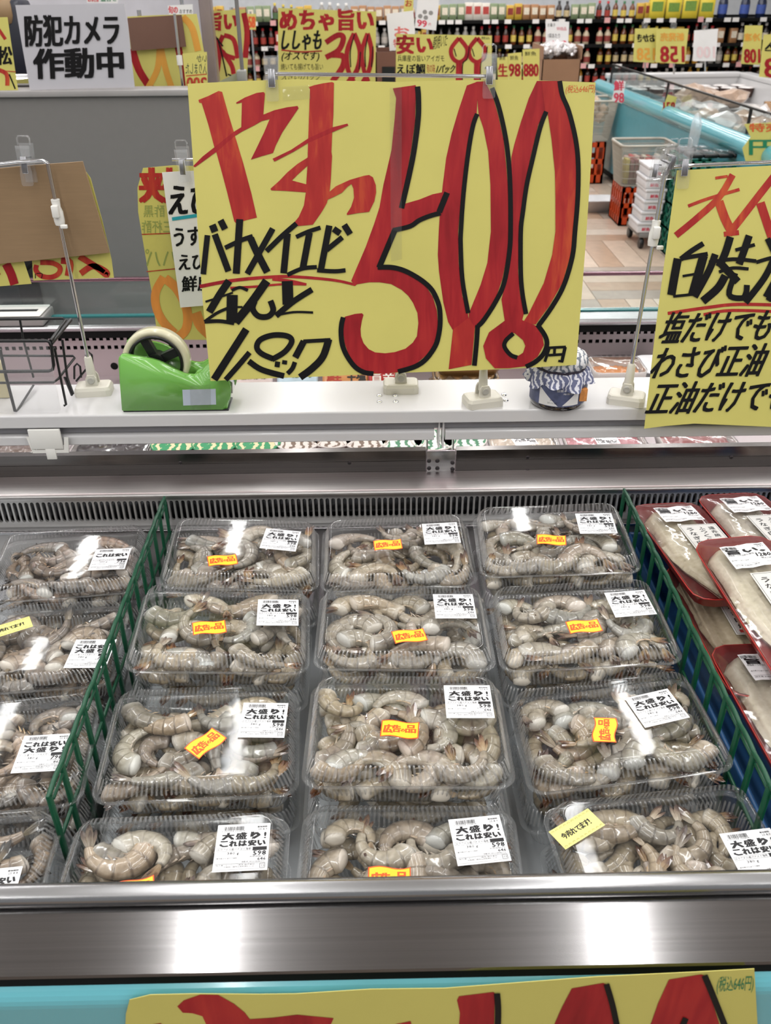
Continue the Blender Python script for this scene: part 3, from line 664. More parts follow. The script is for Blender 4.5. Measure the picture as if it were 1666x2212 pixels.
# ================================================================== packs, placed by their rims
PK = {  # key: x, y, z of the rim centre, yaw, tilt across, tilt back (degrees)
 '11': (-.197, 1.074, .768, 2.7, -4.5, -.4), '12': (.030, 1.075, .766, 1.0, 1.6, .8), '13': (.257, 1.065, .791, -1.7, 2.4, -.3),
 '21': (-.200, .890, .779, 3.0, -4.5, -.6), '22': (.033, .889, .776, -.7, -1.1, -3.0), '23': (.262, .889, .776, -.9, 3.4, -2.4),
 '31': (-.205, .732, .741, 3.4, -1.5, 0.5), '32': (.031, .705, .780, -1.0, -.4, -3.0), '33': (.270, .727, .752, 0.5, 7.5, -6.0),
 '41': (-.205, .542, .740, 1.1, 0, 0), '42': (.028, .549, .740, -1.6, 0, 0), '43': (.289, .560, .741, 5.3, 1.0, 0),
 'L1': (-.464, 1.098, .740, 6.2, 0, 0), 'L2': (-.452, .905, .740, 5.1, 0, 0), 'L3': (-.442, .716, .740, 6.8, 0, 0), 'L4': (-.441, .548, .740, 3.0, 0, 0)}
LAB = {'11': ((574.6, 1141), (651.6, 1148.4)), '12': ((912, 1132), (986, 1128)), '13': ((1243, 1109.6), (1320.5, 1108.5)),
 '21': ((557.5, 1294.8), (645.4, 1295.5)), '22': ((935, 1283.6), (1021, 1283.6)), '23': ((1305, 1281), (1392, 1274)),
 '31': ((525, 1518), (624.8, 1519)), '32': ((959.6, 1480.6), (1057, 1480.6)), '33': ((1350, 1508.6), (1442, 1487.5)),
 '41': ((469.6, 1783), (587, 1777.6)), '42': ((966.7, 1771), (1080, 1760)), '43': ((1539.7, 1803), (1677, 1786.6)),
 'L1': ((204, 1187), (288, 1183.7)), 'L2': ((160.7, 1381.7), (257, 1381)), 'L3': ((51, 1590), (157.4, 1584)), 'L4': ((-62, 1882), (38.7, 1872))}
STK = {'11': ((448, 1213), (513, 1207)), '12': ((807, 1179), (869, 1174)), '13': ((1159, 1165), (1224, 1167)), '21': ((415, 1359), (489, 1352)),
 '22': ((846, 1378), (923, 1369)), '23': ((1223.6, 1356.6), (1300, 1349)), '31': ((413, 1629), (475, 1582)), '32': ((821.6, 1573), (906.5, 1577.5)),
 '33': ((1307, 1597), (1307, 1556)), '41': ((240, 1936), (332, 1914)), '42': ((793, 1898), (890, 1898)), '43': ((1200, 1818), (1292, 1762)), 'L2': ((-30, 1372), (74, 1340))}
ROW = {'1': 'back row', '2': 'second row', '3': 'third row', '4': 'front row'}; CLN = {'1': 'left', '2': 'middle', '3': 'right'}
def where(k): return ('%s pack of striped shrimp' % ROW[k[1]]) if k[0] == 'L' else ('%s %s pack of pale shrimp' % (ROW[k[0]], CLN[k[1]]))
rs = random.Random(21)
def local_hit(M, px, z):
    Mi = M.inverted(); o = Mi @ CAM; d = Mi.to_3x3() @ ray(*px); return o+d*((z-o.z)/d.z)
def sticker_at(pack, M, me, mp, name, pname, a, b, width, align, z, pb=None):
    A, Bq = local_hit(M, a, z), local_hit(M, b, z); dx = Bq-A; an = math.atan2(dx.y, dx.x)
    c = (A+Bq)/2
    if align == 'top': c = c+V((math.sin(an), -math.cos(an), 0))*0.0275
    # keep the label on the lid
    o = mobj(name, me, pack); o.location = (c.x, c.y, z); o.rotation_euler = (0, 0, an)
    mobj(pname, mp, o)
    return o
for k, (x, y, z, yaw, tx, ty) in PK.items():
    st = 1 if k[0] == 'L' else 0
    M = Matrix.Translation((x, y, z)) @ Matrix.Rotation(math.radians(yaw), 4, 'Z') @ Matrix.Rotation(math.radians(ty), 4, 'X') @ Matrix.Rotation(math.radians(-tx), 4, 'Y')
    t = thing('shrimp_pack', 'clear plastic pack, %s, price label on its lid' % where(k).replace(' pack', '', 1), 'food pack', group='top packs of shrimp')
    t.matrix_world = M
    mobj('tray', tray_me, t); mobj('lid', lid_me, t)
    kind = 'pale' if not st else ('tiger736' if k == 'L1' else 'tiger')
    sticker_at(t, M, LBL, LPR[kind], 'price_label', 'label_print', *LAB[k], .053, 'top', LID_Z+.0006)
    if k in STK:
        if k in ('43', 'L2'): sticker_at(t, M, SEL, SEP, 'selling_sticker', 'sticker_print', *STK[k], .053, 'mid', LID_Z+.0009)
        else: sticker_at(t, M, ADS, ADP, 'sale_sticker', 'sticker_print', *STK[k], .041, 'mid', LID_Z+.0009)
    # shrimp of the upper layer: each its own object
    nx, ny = (7, 3)
    lay = [(i, j) for i in range(nx) for j in range(ny)]
    for i in range(nx):
        for j in range(ny):
            if k == '43' and i >= 5: continue
            if st and i == 0: continue
            if rs.random() < 0.06: continue
            lx = -.084+.168*i/(nx-1)+rs.uniform(-.010, .010); ly = -.052+.104*j/(ny-1)+rs.uniform(-.007, .007)
            if k == '43': lx = lx*1.0
            lz = -.008+rs.uniform(-.004, .012); cu = rs.choice((0, 1, 1, 2, 2, 3)); sc = rs.uniform(.92, 1.16)
            rz = rs.uniform(0, 2*math.pi)
            if abs(ly) > .035 or abs(lx) > .07: rz = rs.choice((0, math.pi))+rs.uniform(-.5, .5) if abs(ly) > .035 else rs.choice((-1.57, 1.57))+rs.uniform(-.5, .5)
            W = M @ Matrix.Translation((lx, ly, lz)) @ Matrix.Rotation(rz, 4, 'Z') @ Matrix.Rotation(rs.uniform(-.32, .32), 4, 'X') @ Matrix.Rotation(rs.uniform(-.22, .22), 4, 'Y') @ Matrix.Scale(sc, 4)
            if rs.random() < .5: W = W @ Matrix.Rotation(math.pi, 4, 'X')
            me, ml, mt, pa, _c, ptl, _t2 = PROT[st, cu]; W = inside(M, W, pa, ptl)
            o = mobj('shrimp', me); o.matrix_world = W
            tag(o, 'raw shrimp inside the %s' % where(k), 'shrimp', 'shrimp in the %s' % where(k))
            mobj('tail_fan', mt, o); mobj('swimmerets', ml, o)
    for i in range(24):
        W = M @ Matrix.Translation((-.104+.0415*(i % 6)+rs.uniform(-.006, .006), -.072+.048*(i//6)+rs.uniform(-.006, .006), -.024+rs.uniform(-.003, .004))) @ Matrix.Rotation(rs.uniform(0, 6.28), 4, 'Z') @ Matrix.Rotation(rs.uniform(-.2, .2), 4, 'X')
        iq = rs.choice((0, 1, 2)); W = W @ Matrix.Scale(.95, 4); pile(st, iq, inside(M, W, PROT[st, iq][3], PROT[st, iq][5]))
    # the packs stacked below
    zz = z
    for lev in (1,):
        zz -= .0575
        if zz < .645: break
        M2 = Matrix.Translation((x+rs.uniform(-.004, .004), y+rs.uniform(-.003, .003)-(.004 if lev == 1 else 0), zz)) @ Matrix.Rotation(math.radians(yaw*.5+rs.uniform(-1.5, 1.5)), 4, 'Z')
        if lev == 1: M2 = M2 @ Matrix.Rotation(math.radians(ty*.8), 4, 'X') @ Matrix.Rotation(math.radians(-tx*.8), 4, 'Y')
        u = thing('shrimp_pack', 'pack directly under the %s' % where(k), 'food pack', group='lower packs of shrimp'); u.matrix_world = M2
        mobj('tray', tray_me, u); mobj('lid', lid_me, u)
        for i in range(18):
            a = i/18*2*math.pi; W = M2 @ Matrix.Translation((.074*math.cos(a)*(1 if i % 3 else .5), .048*math.sin(a)*(1 if i % 3 else .5), -.012+rs.uniform(-.010, .010))) @ Matrix.Rotation(rs.uniform(0, 6.28), 4, 'Z') @ Matrix.Rotation(rs.uniform(-.2, .2), 4, 'X')
            iq = rs.choice((0, 1, 2)); W = W @ Matrix.Scale(.95, 4); pile(st, iq, inside(M2, W, PROT[st, iq][3], PROT[st, iq][5]))
for st in (0, 1):
    mb, cc = PILE[st]; me = mb.mesh('shrimp_pile', [SHT if st else SHR, TAILK if st else TAIL]); set_shade(me, cc)
    tag(mobj('shrimp_pile', me), ('striped' if st else 'pale')+' raw shrimp lying deeper inside the stacked packs', 'shrimp', None, 'stuff')
# ================================================================== poster stands and clips
def face(p): return V(p)
clip_front = MB().prism([(-.0092, .021), (.0092, .021), (.0086, .004), (.0066, -.004), (.0078, -.012), (.0078, -.026), (.006, -.028), (-.006, -.028), (-.0078, -.026), (-.0078, -.012), (-.0066, -.004), (-.0086, .004)], .0022, axis='y', off=-.0078).box((-.0092, -.0066, .017), (.0092, -.0056, .021)).mesh('jaw', ACRYL)
clip_back = MB().prism([(-.0092, .024), (.0092, .024), (.0086, .004), (.0066, -.004), (.0078, -.012), (.0078, -.024), (-.0078, -.024), (-.0078, -.012), (-.0066, -.004), (-.0086, .004)], .0022, axis='y', off=.0050).mesh('back_jaw', ACRYL)
clip_ring = MB().tube([(-.0082, .0, .022), (-.0082, .0, .030), (-.006, .0, .0325), (.006, .0, .0325), (.0082, .0, .030), (.0082, .0, .022)], .0011, 6).mesh('loop', ACRYL)
clip_spring = MB().bbox((-.0042, -.0092, -.0125), (.0042, -.0080, .008), .0006, seg=1).box((-.0042, -.008, .006), (.0042, .007, .008)).mesh('spring', mat('clip_spring_steel', '8f8f92', 0.3, metal=0.8))
def clip(p, label, rx=0.0, rz=0.0, s=1.0):
    t = thing('poster_clip', label, 'clip', p, 'clear clips holding posters'); t.rotation_euler = (rx, 0, rz); t.scale = (s, s, s)
    mobj('jaw', clip_front, t); mobj('back_jaw', clip_back, t); mobj('loop', clip_ring, t); mobj('spring', clip_spring, t); return t
BASEM = mat('stand_base_plastic', 'd8d3c6', 0.4, var=(12, 0.03))
def stand(base, top, bar, label, yaw=0.0, joint=None, r=.0027, hide_pole=False):
    base, top = V(base), V(top)
    t = thing('poster_stand', label, 'poster stand', base, 'chrome poster stands on the shelf')
    Mz = Matrix.Rotation(yaw, 4, 'Z')
    b = MB(); rg = []
    for hw, hd, z in ((.0265, .0175, 0), (.0265, .0175, .009), (.0245, .0155, .0135), (.022, .013, .0145)):
        rg.append([Mz @ V((x, y, z)) for x, y, _, _ in rrect(hw, hd, .004, 24)])
    b.loops(rg, capa=True, capb=True, smooth=False); mobj('base', b.mesh('base', BASEM), t)
    mobj('bracket', MB().prism([(-.009, .013), (.009, .013), (.008, .026), (.005, .031), (-.005, .031), (-.008, .026)], .0035, axis='y', off=-.0095, M=Mz).prism([(-.009, .013), (.009, .013), (.008, .026), (.005, .031), (-.005, .031), (-.008, .026)], .0035, axis='y', off=.006, M=Mz).mesh('bracket', BASEM), t)
    mobj('knob', MB().lathe([(.0052, 0), (.0052, .002), (.004, .0026), (.002, .0018), (0.0, .0018)], 18, M=Mz @ Matrix.Translation((0, -.0095, .0235)) @ Matrix.Rotation(math.radians(90), 4, 'X'), cap=False).mesh('knob', mat('knob_grey', 'b9b6ad', 0.35)), t)
    p0 = V((0, 0, .022)); d = (top-base-p0).normalized()
    mobj('sleeve', MB().tube([p0, p0+d*.012, p0+d*.034, p0+d*.036], [.0068, .0066, .0056, .0045], 14).mesh('sleeve', BASEM), t)
    mobj('pole', MB().tube([p0+d*.03]+[top-base], r, 10).mesh('pole', CHROME), t)
    if bar: mobj('crossbar', MB().tube([V(q)-base for q in bar], r*.85, 10).mesh('crossbar', CHROME), t)
    if joint is not None:
        j = p0+(top-base-p0)*joint
        jt = MB(); jt.tube([j-d*.017, j-d*.012, j+d*.0, j+d*.006, j+d*.016], [.0062, .0070, .0070, .0052, .0058], 10); jt.bbox((-.0045, -.012, -.006), (.0045, -.004, .010), .0015, M=Matrix.Translation(j)); jt.bbox((.003, -.011, -.020), (.012, -.006, -.015), .001, M=Matrix.Translation(j))
        mobj('joint', jt.mesh('joint', WPLAS), t)
    return t
# ------------------------------------------------------------------ the big 500 poster
PT, PB = ony(846, 179, 1.2), ony(850, 805, 1.13)
upv = (PT-PB).normalized(); NB = V((1, 0, 0)).cross(upv).normalized()
def poster(name, px, o, n, m, label, cat='poster', group=None, th=.0005):
    s_ = sheet(name, [onp(x, y, o, n) for x, y in px], m, None, th, n); tag(s_, label, cat, group); return s_
big = poster('price_poster', [(405, 181), (520, 175), (640, 171), (760, 175), (855, 177), (1000, 173), (1110, 172), (1287, 178), (1278, 340), (1266, 520), (1256, 650), (1245, 788), (1100, 797), (960, 802), (850, 806), (700, 813), (560, 818), (455, 823), (438, 650), (423, 430)], PT, NB, PAPER, 'large yellow handwritten poster reading 500 in red hanging over the shrimp')
p = Print(PT, NB); R0 = .0004
Z1 = (400, 140, 3.622)
p.crop(*Z1)
ya1 = [(105, 275), (180, 245), (262, 205), (290, 212), (340, 390), (380, 520), (390, 555), (455, 770), (520, 1010), (562, 1195), (480, 1215), (400, 1240), (385, 1225), (330, 1000), (290, 850), (245, 685), (228, 640), (180, 460), (130, 300), (110, 295)]
ya2 = [(65, 790), (140, 715), (230, 645), (380, 525), (440, 488), (445, 295), (402, 305), (400, 295), (470, 255), (560, 220), (615, 213), (625, 225), (612, 390), (700, 355), (800, 332), (880, 322), (888, 340), (820, 440), (760, 530), (710, 630), (688, 690), (600, 715), (515, 742), (570, 630), (620, 525), (662, 425), (600, 440), (540, 475), (450, 520), (385, 560), (240, 685), (150, 750), (80, 800), (68, 797)]
su1 = [(968, 175), (1010, 160), (1080, 145), (1150, 135), (1165, 142), (1160, 400), (1152, 520), (1145, 680), (1150, 715), (1140, 900), (1130, 1000), (1110, 1080), (1070, 1150), (1000, 1250), (900, 1260), (830, 1262), (890, 1190), (930, 1100), (945, 1000), (950, 900), (958, 790), (962, 620), (970, 400), (978, 190)]
su2 = [(685, 735), (830, 665), (965, 575), (1150, 490), (1270, 460), (1278, 475), (1150, 528), (970, 607), (850, 680), (700, 757)]
su3 = [(965, 722), (880, 775), (800, 842), (740, 905), (668, 970), (675, 982), (780, 986), (945, 998), (950, 935), (836, 905), (880, 860), (960, 788)]
tu = [(1068, 1065), (1100, 1020), (1180, 950), (1290, 900), (1400, 868), (1440, 862), (1470, 880), (1492, 940), (1495, 1000), (1480, 1070), (1440, 1150), (1350, 1160), (1268, 1175), (1265, 1165), (1300, 1110), (1322, 1040), (1318, 970), (1302, 932), (1270, 955), (1228, 1000), (1160, 1035), (1090, 1065)]
for q, mi, l in ((ya1, 1, R0), (ya2, 0, R0+.0001), (su1, 1, R0+.0002), (su2, 0, R0+.0003), (su3, 1, R0+.0001), (tu, 1, R0+.0003)): p.poly(q, mi, l)
p.crop(0, 0, 1)
five = [(848.8, 191), (897.8, 183.8), (899, 187.5), (897, 261), (889, 318.6), (879, 376), (866, 442.5), (906, 431), (935, 419.5), (964, 413.7), (944, 458), (915, 471), (892, 485.7), (872, 493), (849.5, 494.9), (815, 579), (848, 580.7), (873, 588.5), (899.5, 601), (920, 618), (935, 641), (944, 671.5), (946, 698), (943, 726), (934, 749.5), (920, 768), (896, 788.5), (876, 799.5), (853, 805), (829, 807), (807, 806.5), (782, 799.5), (767, 785), (753, 765), (745, 742), (742, 720), (743, 698), (745, 684), (767, 678), (782, 676.5), (785.5, 680), (782, 692), (779, 710.5), (780, 726), (785.5, 741), (796.5, 754), (810.5, 761), (832, 763), (853, 760.5), (876, 753), (892, 740), (901, 726), (904, 698), (902, 676), (892, 653), (882, 638.5), (868, 626), (845, 613.5), (820, 609.6), (798, 609.6), (771.5, 614), (767, 618), (759, 606.5), (768, 585), (790, 534), (809, 482), (820, 448), (828.6, 399), (846, 324), (853, 255), (856, 212)]
z1L = [(1033, 176), (1008.7, 184.7), (1004.4, 197.6), (990, 240.8), (975.6, 289.8), (964, 341.7), (956.8, 399.3), (951, 451), (948, 500), (946, 550), (948.5, 586), (957.8, 652.5), (968.3, 695.6), (978.8, 713.5), (1013, 690), (1011, 677), (999, 640), (991, 568), (990, 500), (995.7, 428), (1004, 359), (1016, 289.8), (1030, 246)]
z1R = [(1028, 177), (1047.6, 175.5), (1065, 209), (1076.4, 249.5), (1088, 301), (1093.7, 359), (1099.5, 428), (1101, 500), (1096, 550), (1085, 604), (1062.8, 667), (1041.8, 692.4), (1025, 709), (1013, 695), (1013, 677), (1038.5, 615), (1053, 568), (1060.6, 500), (1059.7, 399), (1054.8, 327), (1044.7, 278), (1034, 246)]
stem = [(978.8, 712), (1013, 686), (1026, 708), (1018.7, 788), (969.4, 797.5)]
z2L = [(1203, 175), (1160, 175), (1142.7, 212), (1125.4, 264), (1111, 312.9), (1105, 338.8), (1104, 399), (1105, 500), (1104, 532), (1097, 593), (1083.5, 647), (1090.7, 694), (1128, 692), (1132, 676), (1123, 633), (1119.5, 586), (1121, 500), (1125.4, 457), (1134, 399), (1145.5, 341.7), (1162.8, 269.6), (1178, 242)]
z2R = [(1170, 176), (1206, 175), (1212, 206), (1223, 232), (1237.7, 289.8), (1246, 347), (1245, 428), (1239, 500), (1233, 550), (1215, 611), (1186, 661.6), (1157, 701), (1130, 696), (1141, 679.6), (1175, 611), (1193, 550), (1200, 500), (1200, 428), (1198.8, 370.5), (1191.6, 301), (1183.6, 246.6), (1178, 240)]
for q, l, mi in ((five, R0+.0001, 0), (z1L, R0, 0), (z1R, R0+.0001, 0), (stem, R0+.0002, 1), (z2L, R0+.0002, 0), (z2R, R0+.0003, 1)): p.poly(q, mi, l)
ro = [(1090, 693), (1056.5, 717.6), (1044, 747), (1050, 774), (1069, 795.4), (1100, 795), (1134, 791), (1161.6, 770), (1175, 745), (1172, 726), (1157, 703), (1125, 690)]
ri = [(1103, 723), (1094, 730), (1086, 745), (1094, 757.6), (1104, 765), (1115, 770), (1122, 767), (1130, 761.8), (1135, 747), (1130, 734.5), (1120, 726), (1111, 718.7)]
n_ = 12; p.put(ro+ri, [(i, (i+1) % n_, n_+(i+1) % n_, n_+i) for i in range(n_)], 0, R0+.0004)
p.crop(420, 460, 4.628)
for q, w in (([(55, 735), (380, 675), (800, 638), (1050, 640), (1400, 672), (1610, 718)], 36), ([(360, 750), (620, 735), (880, 712), (1120, 716)], 26), ([(780, 660), (960, 680), (1120, 714)], 34)): p.line(q, w, 0, R0+.0001, w*.7)
p.crop(0, 0, 1); p.text('(税込646円)', 1221, 184, 1285, 204, 2, 0.0, 3, 2, R0)
p.obj('red_lettering', [INKR, INKR2, mat('orange_pen_ink', 'cf5a2a', .5)], big)
k = Print(PT, NB); K0 = .0011
for q, w in (([(902, 187), (904, 210), (903.5, 255), (895.5, 318.6), (885.7, 370.5), (867.5, 449.7)], 10.5), ([(966, 416), (949, 458)], 11.5), ([(952, 460), (930, 466), (906, 475.6), (886, 488.6), (849, 497.5)], 9),
             ([(853, 497), (819, 578)], 11), ([(816, 577), (848, 577.6), (876, 585.4), (907, 602.6), (929, 621), (941, 640), (949.4, 665), (951, 695), (947.8, 723), (940, 748), (919.7, 776), (896, 791.7), (860, 802.6)], 9.5),
             ([(741.8, 685), (738, 701), (737, 721), (740, 745), (749.6, 768), (766.8, 791.7), (787, 804), (807, 807)], 9.5),
             ([(1031, 246), (1021.7, 272.5), (1011.6, 330), (1001.5, 416.6), (995.7, 500), (995.3, 532), (999, 604), (1011.5, 676)], 8.5),
             ([(1063, 190), (1076, 226), (1088, 275), (1096.6, 327), (1102, 399), (1103, 500), (1099.7, 550), (1089, 611), (1071, 651), (1045.7, 690.5), (1033, 704)], 9), ([(1032, 702), (1029.5, 741), (1024.8, 789.5)], 9),
             ([(1180, 241), (1167, 275.4), (1151, 341.7), (1138, 399), (1129.7, 457), (1125, 500), (1125, 586), (1128.5, 633), (1136.4, 678)], 8.5),
             ([(1209, 175), (1214.7, 206), (1229, 241), (1243.5, 301), (1249, 356), (1248, 428), (1242, 500), (1236.5, 553.6), (1218.5, 614.8), (1193, 661.6), (1162.7, 704)], 9),
             ([(1161, 701), (1177, 724), (1181.6, 743), (1174, 764), (1157.4, 780.7), (1136, 792)], 9), ([(1109, 720), (1093, 735), (1090, 749), (1102.8, 766), (1117.5, 772)], 8),
             ([(1183.7, 751), (1222.5, 749)], 4.5), ([(1186.8, 751), (1177, 781)], 5), ([(1221, 749), (1214, 780)], 6), ([(1198.5, 750), (1197.5, 766)], 4.5), ([(1184.7, 767), (1216, 765)], 4.5), ([(1206, 779), (1217, 781)], 3.5)):
    k.line(q, w+1.2, 0, K0)
k.crop(420, 460, 4.628)
for q, w in (([(132, 222), (90, 612)], 56), ([(205, 212), (342, 582)], 64), ([(180, 118), (208, 188)], 70), ([(262, 72), (308, 162)], 66), ([(455, 62), (420, 606)], 70), ([(308, 348), (470, 272), (585, 232)], 46),
             ([(562, 250), (620, 380), (730, 592)], 72), ([(785, 155), (530, 608)], 60), ([(1022, 105), (880, 228), (722, 382)], 52), ([(932, 205), (893, 602)], 66), ([(1018, 240), (1140, 185), (1262, 146)], 42), ([(1152, 195), (1085, 555)], 66),
             ([(930, 618), (1080, 555), (1225, 540)], 42), ([(1350, 125), (1265, 570)], 64), ([(1480, 242), (1322, 370)], 52), ([(1228, 572), (1400, 582), (1512, 572)], 42), ([(1392, 158), (1458, 204)], 62), ([(1498, 118), (1558, 212)], 64)):
    k.line(q, w, 0, K0)
k.crop(400, 460, 3.622)
for q, w in (([(345, 530), (270, 640), (190, 775)], 58), ([(160, 694), (280, 655), (375, 622)], 16), ([(365, 606), (430, 582), (492, 606)], 24), ([(370, 640), (366, 858)], 86), ([(152, 850), (250, 782), (340, 742)], 24), ([(152, 850), (270, 845), (385, 862)], 30), ([(395, 735), (450, 735)], 16),
             ([(640, 530), (520, 700), (395, 855)], 66), ([(545, 690), (530, 750), (575, 806), (650, 808), (690, 760), (668, 685)], 46), ([(800, 532), (806, 716)], 86), ([(994, 598), (850, 690), (712, 804)], 46), ([(712, 800), (850, 775), (1002, 778)], 18),
             ([(480, 908), (370, 1080), (228, 1302)], 58), ([(505, 1090), (420, 1190), (318, 1305)], 42), ([(498, 1158), (600, 1225), (775, 1275)], 46), ([(690, 1140), (600, 1100), (562, 1050), (590, 990), (690, 955), (800, 962), (835, 1005), (780, 1085), (680, 1145)], 44),
             ([(703, 1180), (742, 1186)], 44), ([(760, 1165), (798, 1170)], 32), ([(860, 1165), (840, 1215), (802, 1256)], 36), ([(930, 1002), (862, 1130)], 52), ([(925, 1004), (1138, 992)], 30), ([(1125, 985), (1080, 1120), (1000, 1210), (900, 1285)], 56)):
    k.line(q, w, 0, K0)
k.obj('black_lettering', INKK, big)
nB = NB if NB.dot(CAM-PT) > 0 else -NB
tp_ = [onp(x, y, PT, NB)+nB*.0013 for x, y in ((842, 190), (868, 188), (868, 560), (845, 565))]
sheet('clear_tape', tp_, TAPE, big, .0001)
tp_ = [onp(x, y, PT, NB)+nB*.0013 for x, y in ((610, 188), (668, 184), (672, 214), (612, 218))]
sheet('clear_tape', tp_, TAPE, big, .0001)
bb = onz(1042, 872, .9642); tb = V((ony(1062, 168, 1.2).x, 1.205, ony(1062, 166, 1.2).z))
stand(bb, tb, [tb, V((ony(573, 160, 1.2).x, 1.203, ony(573, 160, 1.2).z))], 'chrome stand whose crossbar carries the large 500 poster', 0.25)
clip(onp(588, 166, PT+V((0, .003, 0)), NB), 'clear clip at the upper left of the large 500 poster', -.18)
clip(onp(1056, 160, PT+V((0, .003, 0)), NB), 'clear clip at the upper right of the large 500 poster', -.18)
# ------------------------------------------------------------------ right poster
PR, PRb = ony(1463, 368, 1.19), ony(1392, 925, 1.118)
upr = V((0, PR.y-PRb.y, PR.z-PRb.z)).normalized(); NR = V((1, 0, 0)).cross(upr).normalized()
rp_ = poster('price_poster', [(1463, 368), (1560, 363), (1700, 356), (1960, 348), (1900, 640), (1835, 918), (1666, 922), (1500, 915), (1440, 920), (1392, 926), (1418, 700), (1442, 520)], PR, NR, PAPER, 'yellow handwritten poster at the right edge with red and black lettering')
r_ = Print(PR, NR, (1366, 340, 3.687))
for q, w in (([(445, 388), (600, 330), (855, 255)], 26), ([(800, 138), (690, 320), (520, 480), (348, 622)], 52), ([(690, 350), (740, 490), (800, 605)], 72), ([(1300, -60), (1106, 180), (770, 612)], 58), ([(1020, 360), (1100, 600), (1140, 700)], 70), ([(730, 612), (850, 598)], 40), ([(662, 165), (760, 150)], 22)): r_.line(q, w, 0, R0)
for q, w in (([(283, 1242), (600, 1195), (850, 1170), (1300, 1180)], 26), ([(568, 1252), (800, 1218), (1300, 1235)], 24)): r_.line(q, w, 0, R0)
for q, w in (([(565, 685), (470, 745), (385, 810)], 42), ([(362, 805), (335, 950), (310, 1095)], 66), ([(390, 805), (600, 768)], 34), ([(568, 780), (525, 930), (478, 1095)], 70), ([(400, 945), (535, 922)], 20), ([(325, 1106), (500, 1088)], 22),
             ([(660, 770), (610, 900), (495, 1110)], 55), ([(780, 632), (740, 760), (690, 870)], 60), ([(930, 622), (890, 740), (850, 850)], 58), ([(820, 738), (975, 695)], 28), ([(610, 835), (800, 810), (985, 825)], 30), ([(690, 912), (800, 880), (925, 888)], 26), ([(740, 940), (680, 1040), (560, 1145)], 64), ([(820, 920), (770, 1090), (870, 1120), (905, 1080), (912, 1015)], 46), ([(700, 840), (840, 990)], 60),
             ([(985, 835), (1106, 800), (1250, 780)], 30), ([(1130, 800), (1050, 960), (900, 1155)], 52), ([(1075, 645), (1130, 760)], 46), ([(1150, 950), (1060, 1110)], 46), ([(1180, 800), (1160, 1000), (1080, 1140)], 46)): r_.line(q, w, 1, K0)
r_.crop(0, 0, 1)
r_.text('塩だけでもおいしい', 1418, 674, 1850, 742, 1, .02, 30, 14, K0)
r_.text('わさび正油・ポン酢', 1398, 748, 1835, 820, 1, .02, 32, 14, K0)
r_.text('正油だけでも旨い!', 1392, 826, 1805, 896, 1, .02, 32, 12, K0)
r_.obj('lettering', [INKR2, INKK], rp_)
bt = ony(1437, 372, 1.2); be = onz(1352, 868, .9642)
stand(be, bt, [bt, ony(1450, 361, 1.198), ony(1500, 357, 1.196), ony(1760, 346, 1.195)], 'chrome stand carrying the poster at the right edge', -.35, .74)
for dx_, dy_, rz_ in ((-32, 6, .7), (-48, 14, -.6), (-20, -6, .3)): clip(onp(1468+dx_, 352+dy_, PR+V((0, .006, 0)), NR), 'spare clear clip bunched left of the right edge poster clip', .3*rz_, rz_, .8)
clip(onp(1476, 358, PR+V((0, .003, 0)), NR), 'clear clip at the upper left corner of the right edge poster', -.18)
# ------------------------------------------------------------------ left: cardboard backed poster
sb = onz(205, 848, .9642); st_ = ony(103, 353, 1.213)
stand(sb, st_, [st_, ony(92, 347, 1.213), ony(40, 350, 1.213), ony(-60, 362, 1.213)], 'chrome stand holding up the cardboard backed poster at the left', .1, .80)
cb = poster('cardboard_backing', [(-70, 370), (60, 358), (178, 349), (208, 450), (236, 546), (100, 560), (-70, 577)], V((0, 1.232, 1)), V((0, 1, 0)), CARD, 'brown corrugated cardboard backing of the poster at the left edge', 'cardboard', th=.003)
mb = MB()
for i in range(60):
    a = ony(-65+4.05*i, 369.5-.083*4.05*i, 1.2335); b = ony(-65+4.05*(i+.5), 369.2-.083*4.05*(i+.5), 1.2335); mb.tube([a, (a+b)/2+V((0, .0012, 0)), b], .0005, 4)
mb.obj('corrugation', CARD, cb)
ya = poster('yellow_notice', [(60, 420), (184, 368), (196, 385), (222, 480), (241, 560), (246, 600), (160, 603), (72, 606)], V((0, 1.242, 1)), V((0, 1, 0)), PAPER, 'yellow notice peeking out behind the cardboard, ring shapes in red')
yp = Print(V((0, 1.242, 1)), V((0, 1, 0)), (0, 300, 3.786))
for q, w in (([(300, 1030), (295, 1075), (340, 1120), (420, 1130), (480, 1100), (490, 1050), (430, 1015), (330, 1010)], 40), ([(500, 990), (570, 1010), (560, 1120)], 60), ([(660, 1100), (760, 1040), (860, 1080), (870, 1110), (780, 1040), (650, 960)], 50)): yp.line(q, w, 0, .0006)
yp.line([(290, 1100), (290, 1140)], 6, 1, .0008); yp.line([(300, 1100), (345, 1100), (340, 1140)], 6, 1, .0008)
yp.obj('lettering', [INKR2, INKK], ya)
yb_ = poster('yellow_notice', [(-70, 560), (50, 560), (68, 613), (-70, 624)], V((0, 1.24, 1)), V((0, 1, 0)), PAPER, 'yellow notice at the left edge below the cardboard with a red stroke')
yp = Print(V((0, 1.24, 1)), V((0, 1, 0)), (0, 300, 3.786)); yp.line([(50, 1020), (90, 1100), (120, 1190)], 70, 0, .0006); yp.line([(-60, 1040), (-20, 1120)], 60, 0, .0006); yp.obj('lettering', [INKR], yb_)
clip(ony(58, 352, 1.226), 'clear clip on the cardboard backing at the left', -.12, -.1)
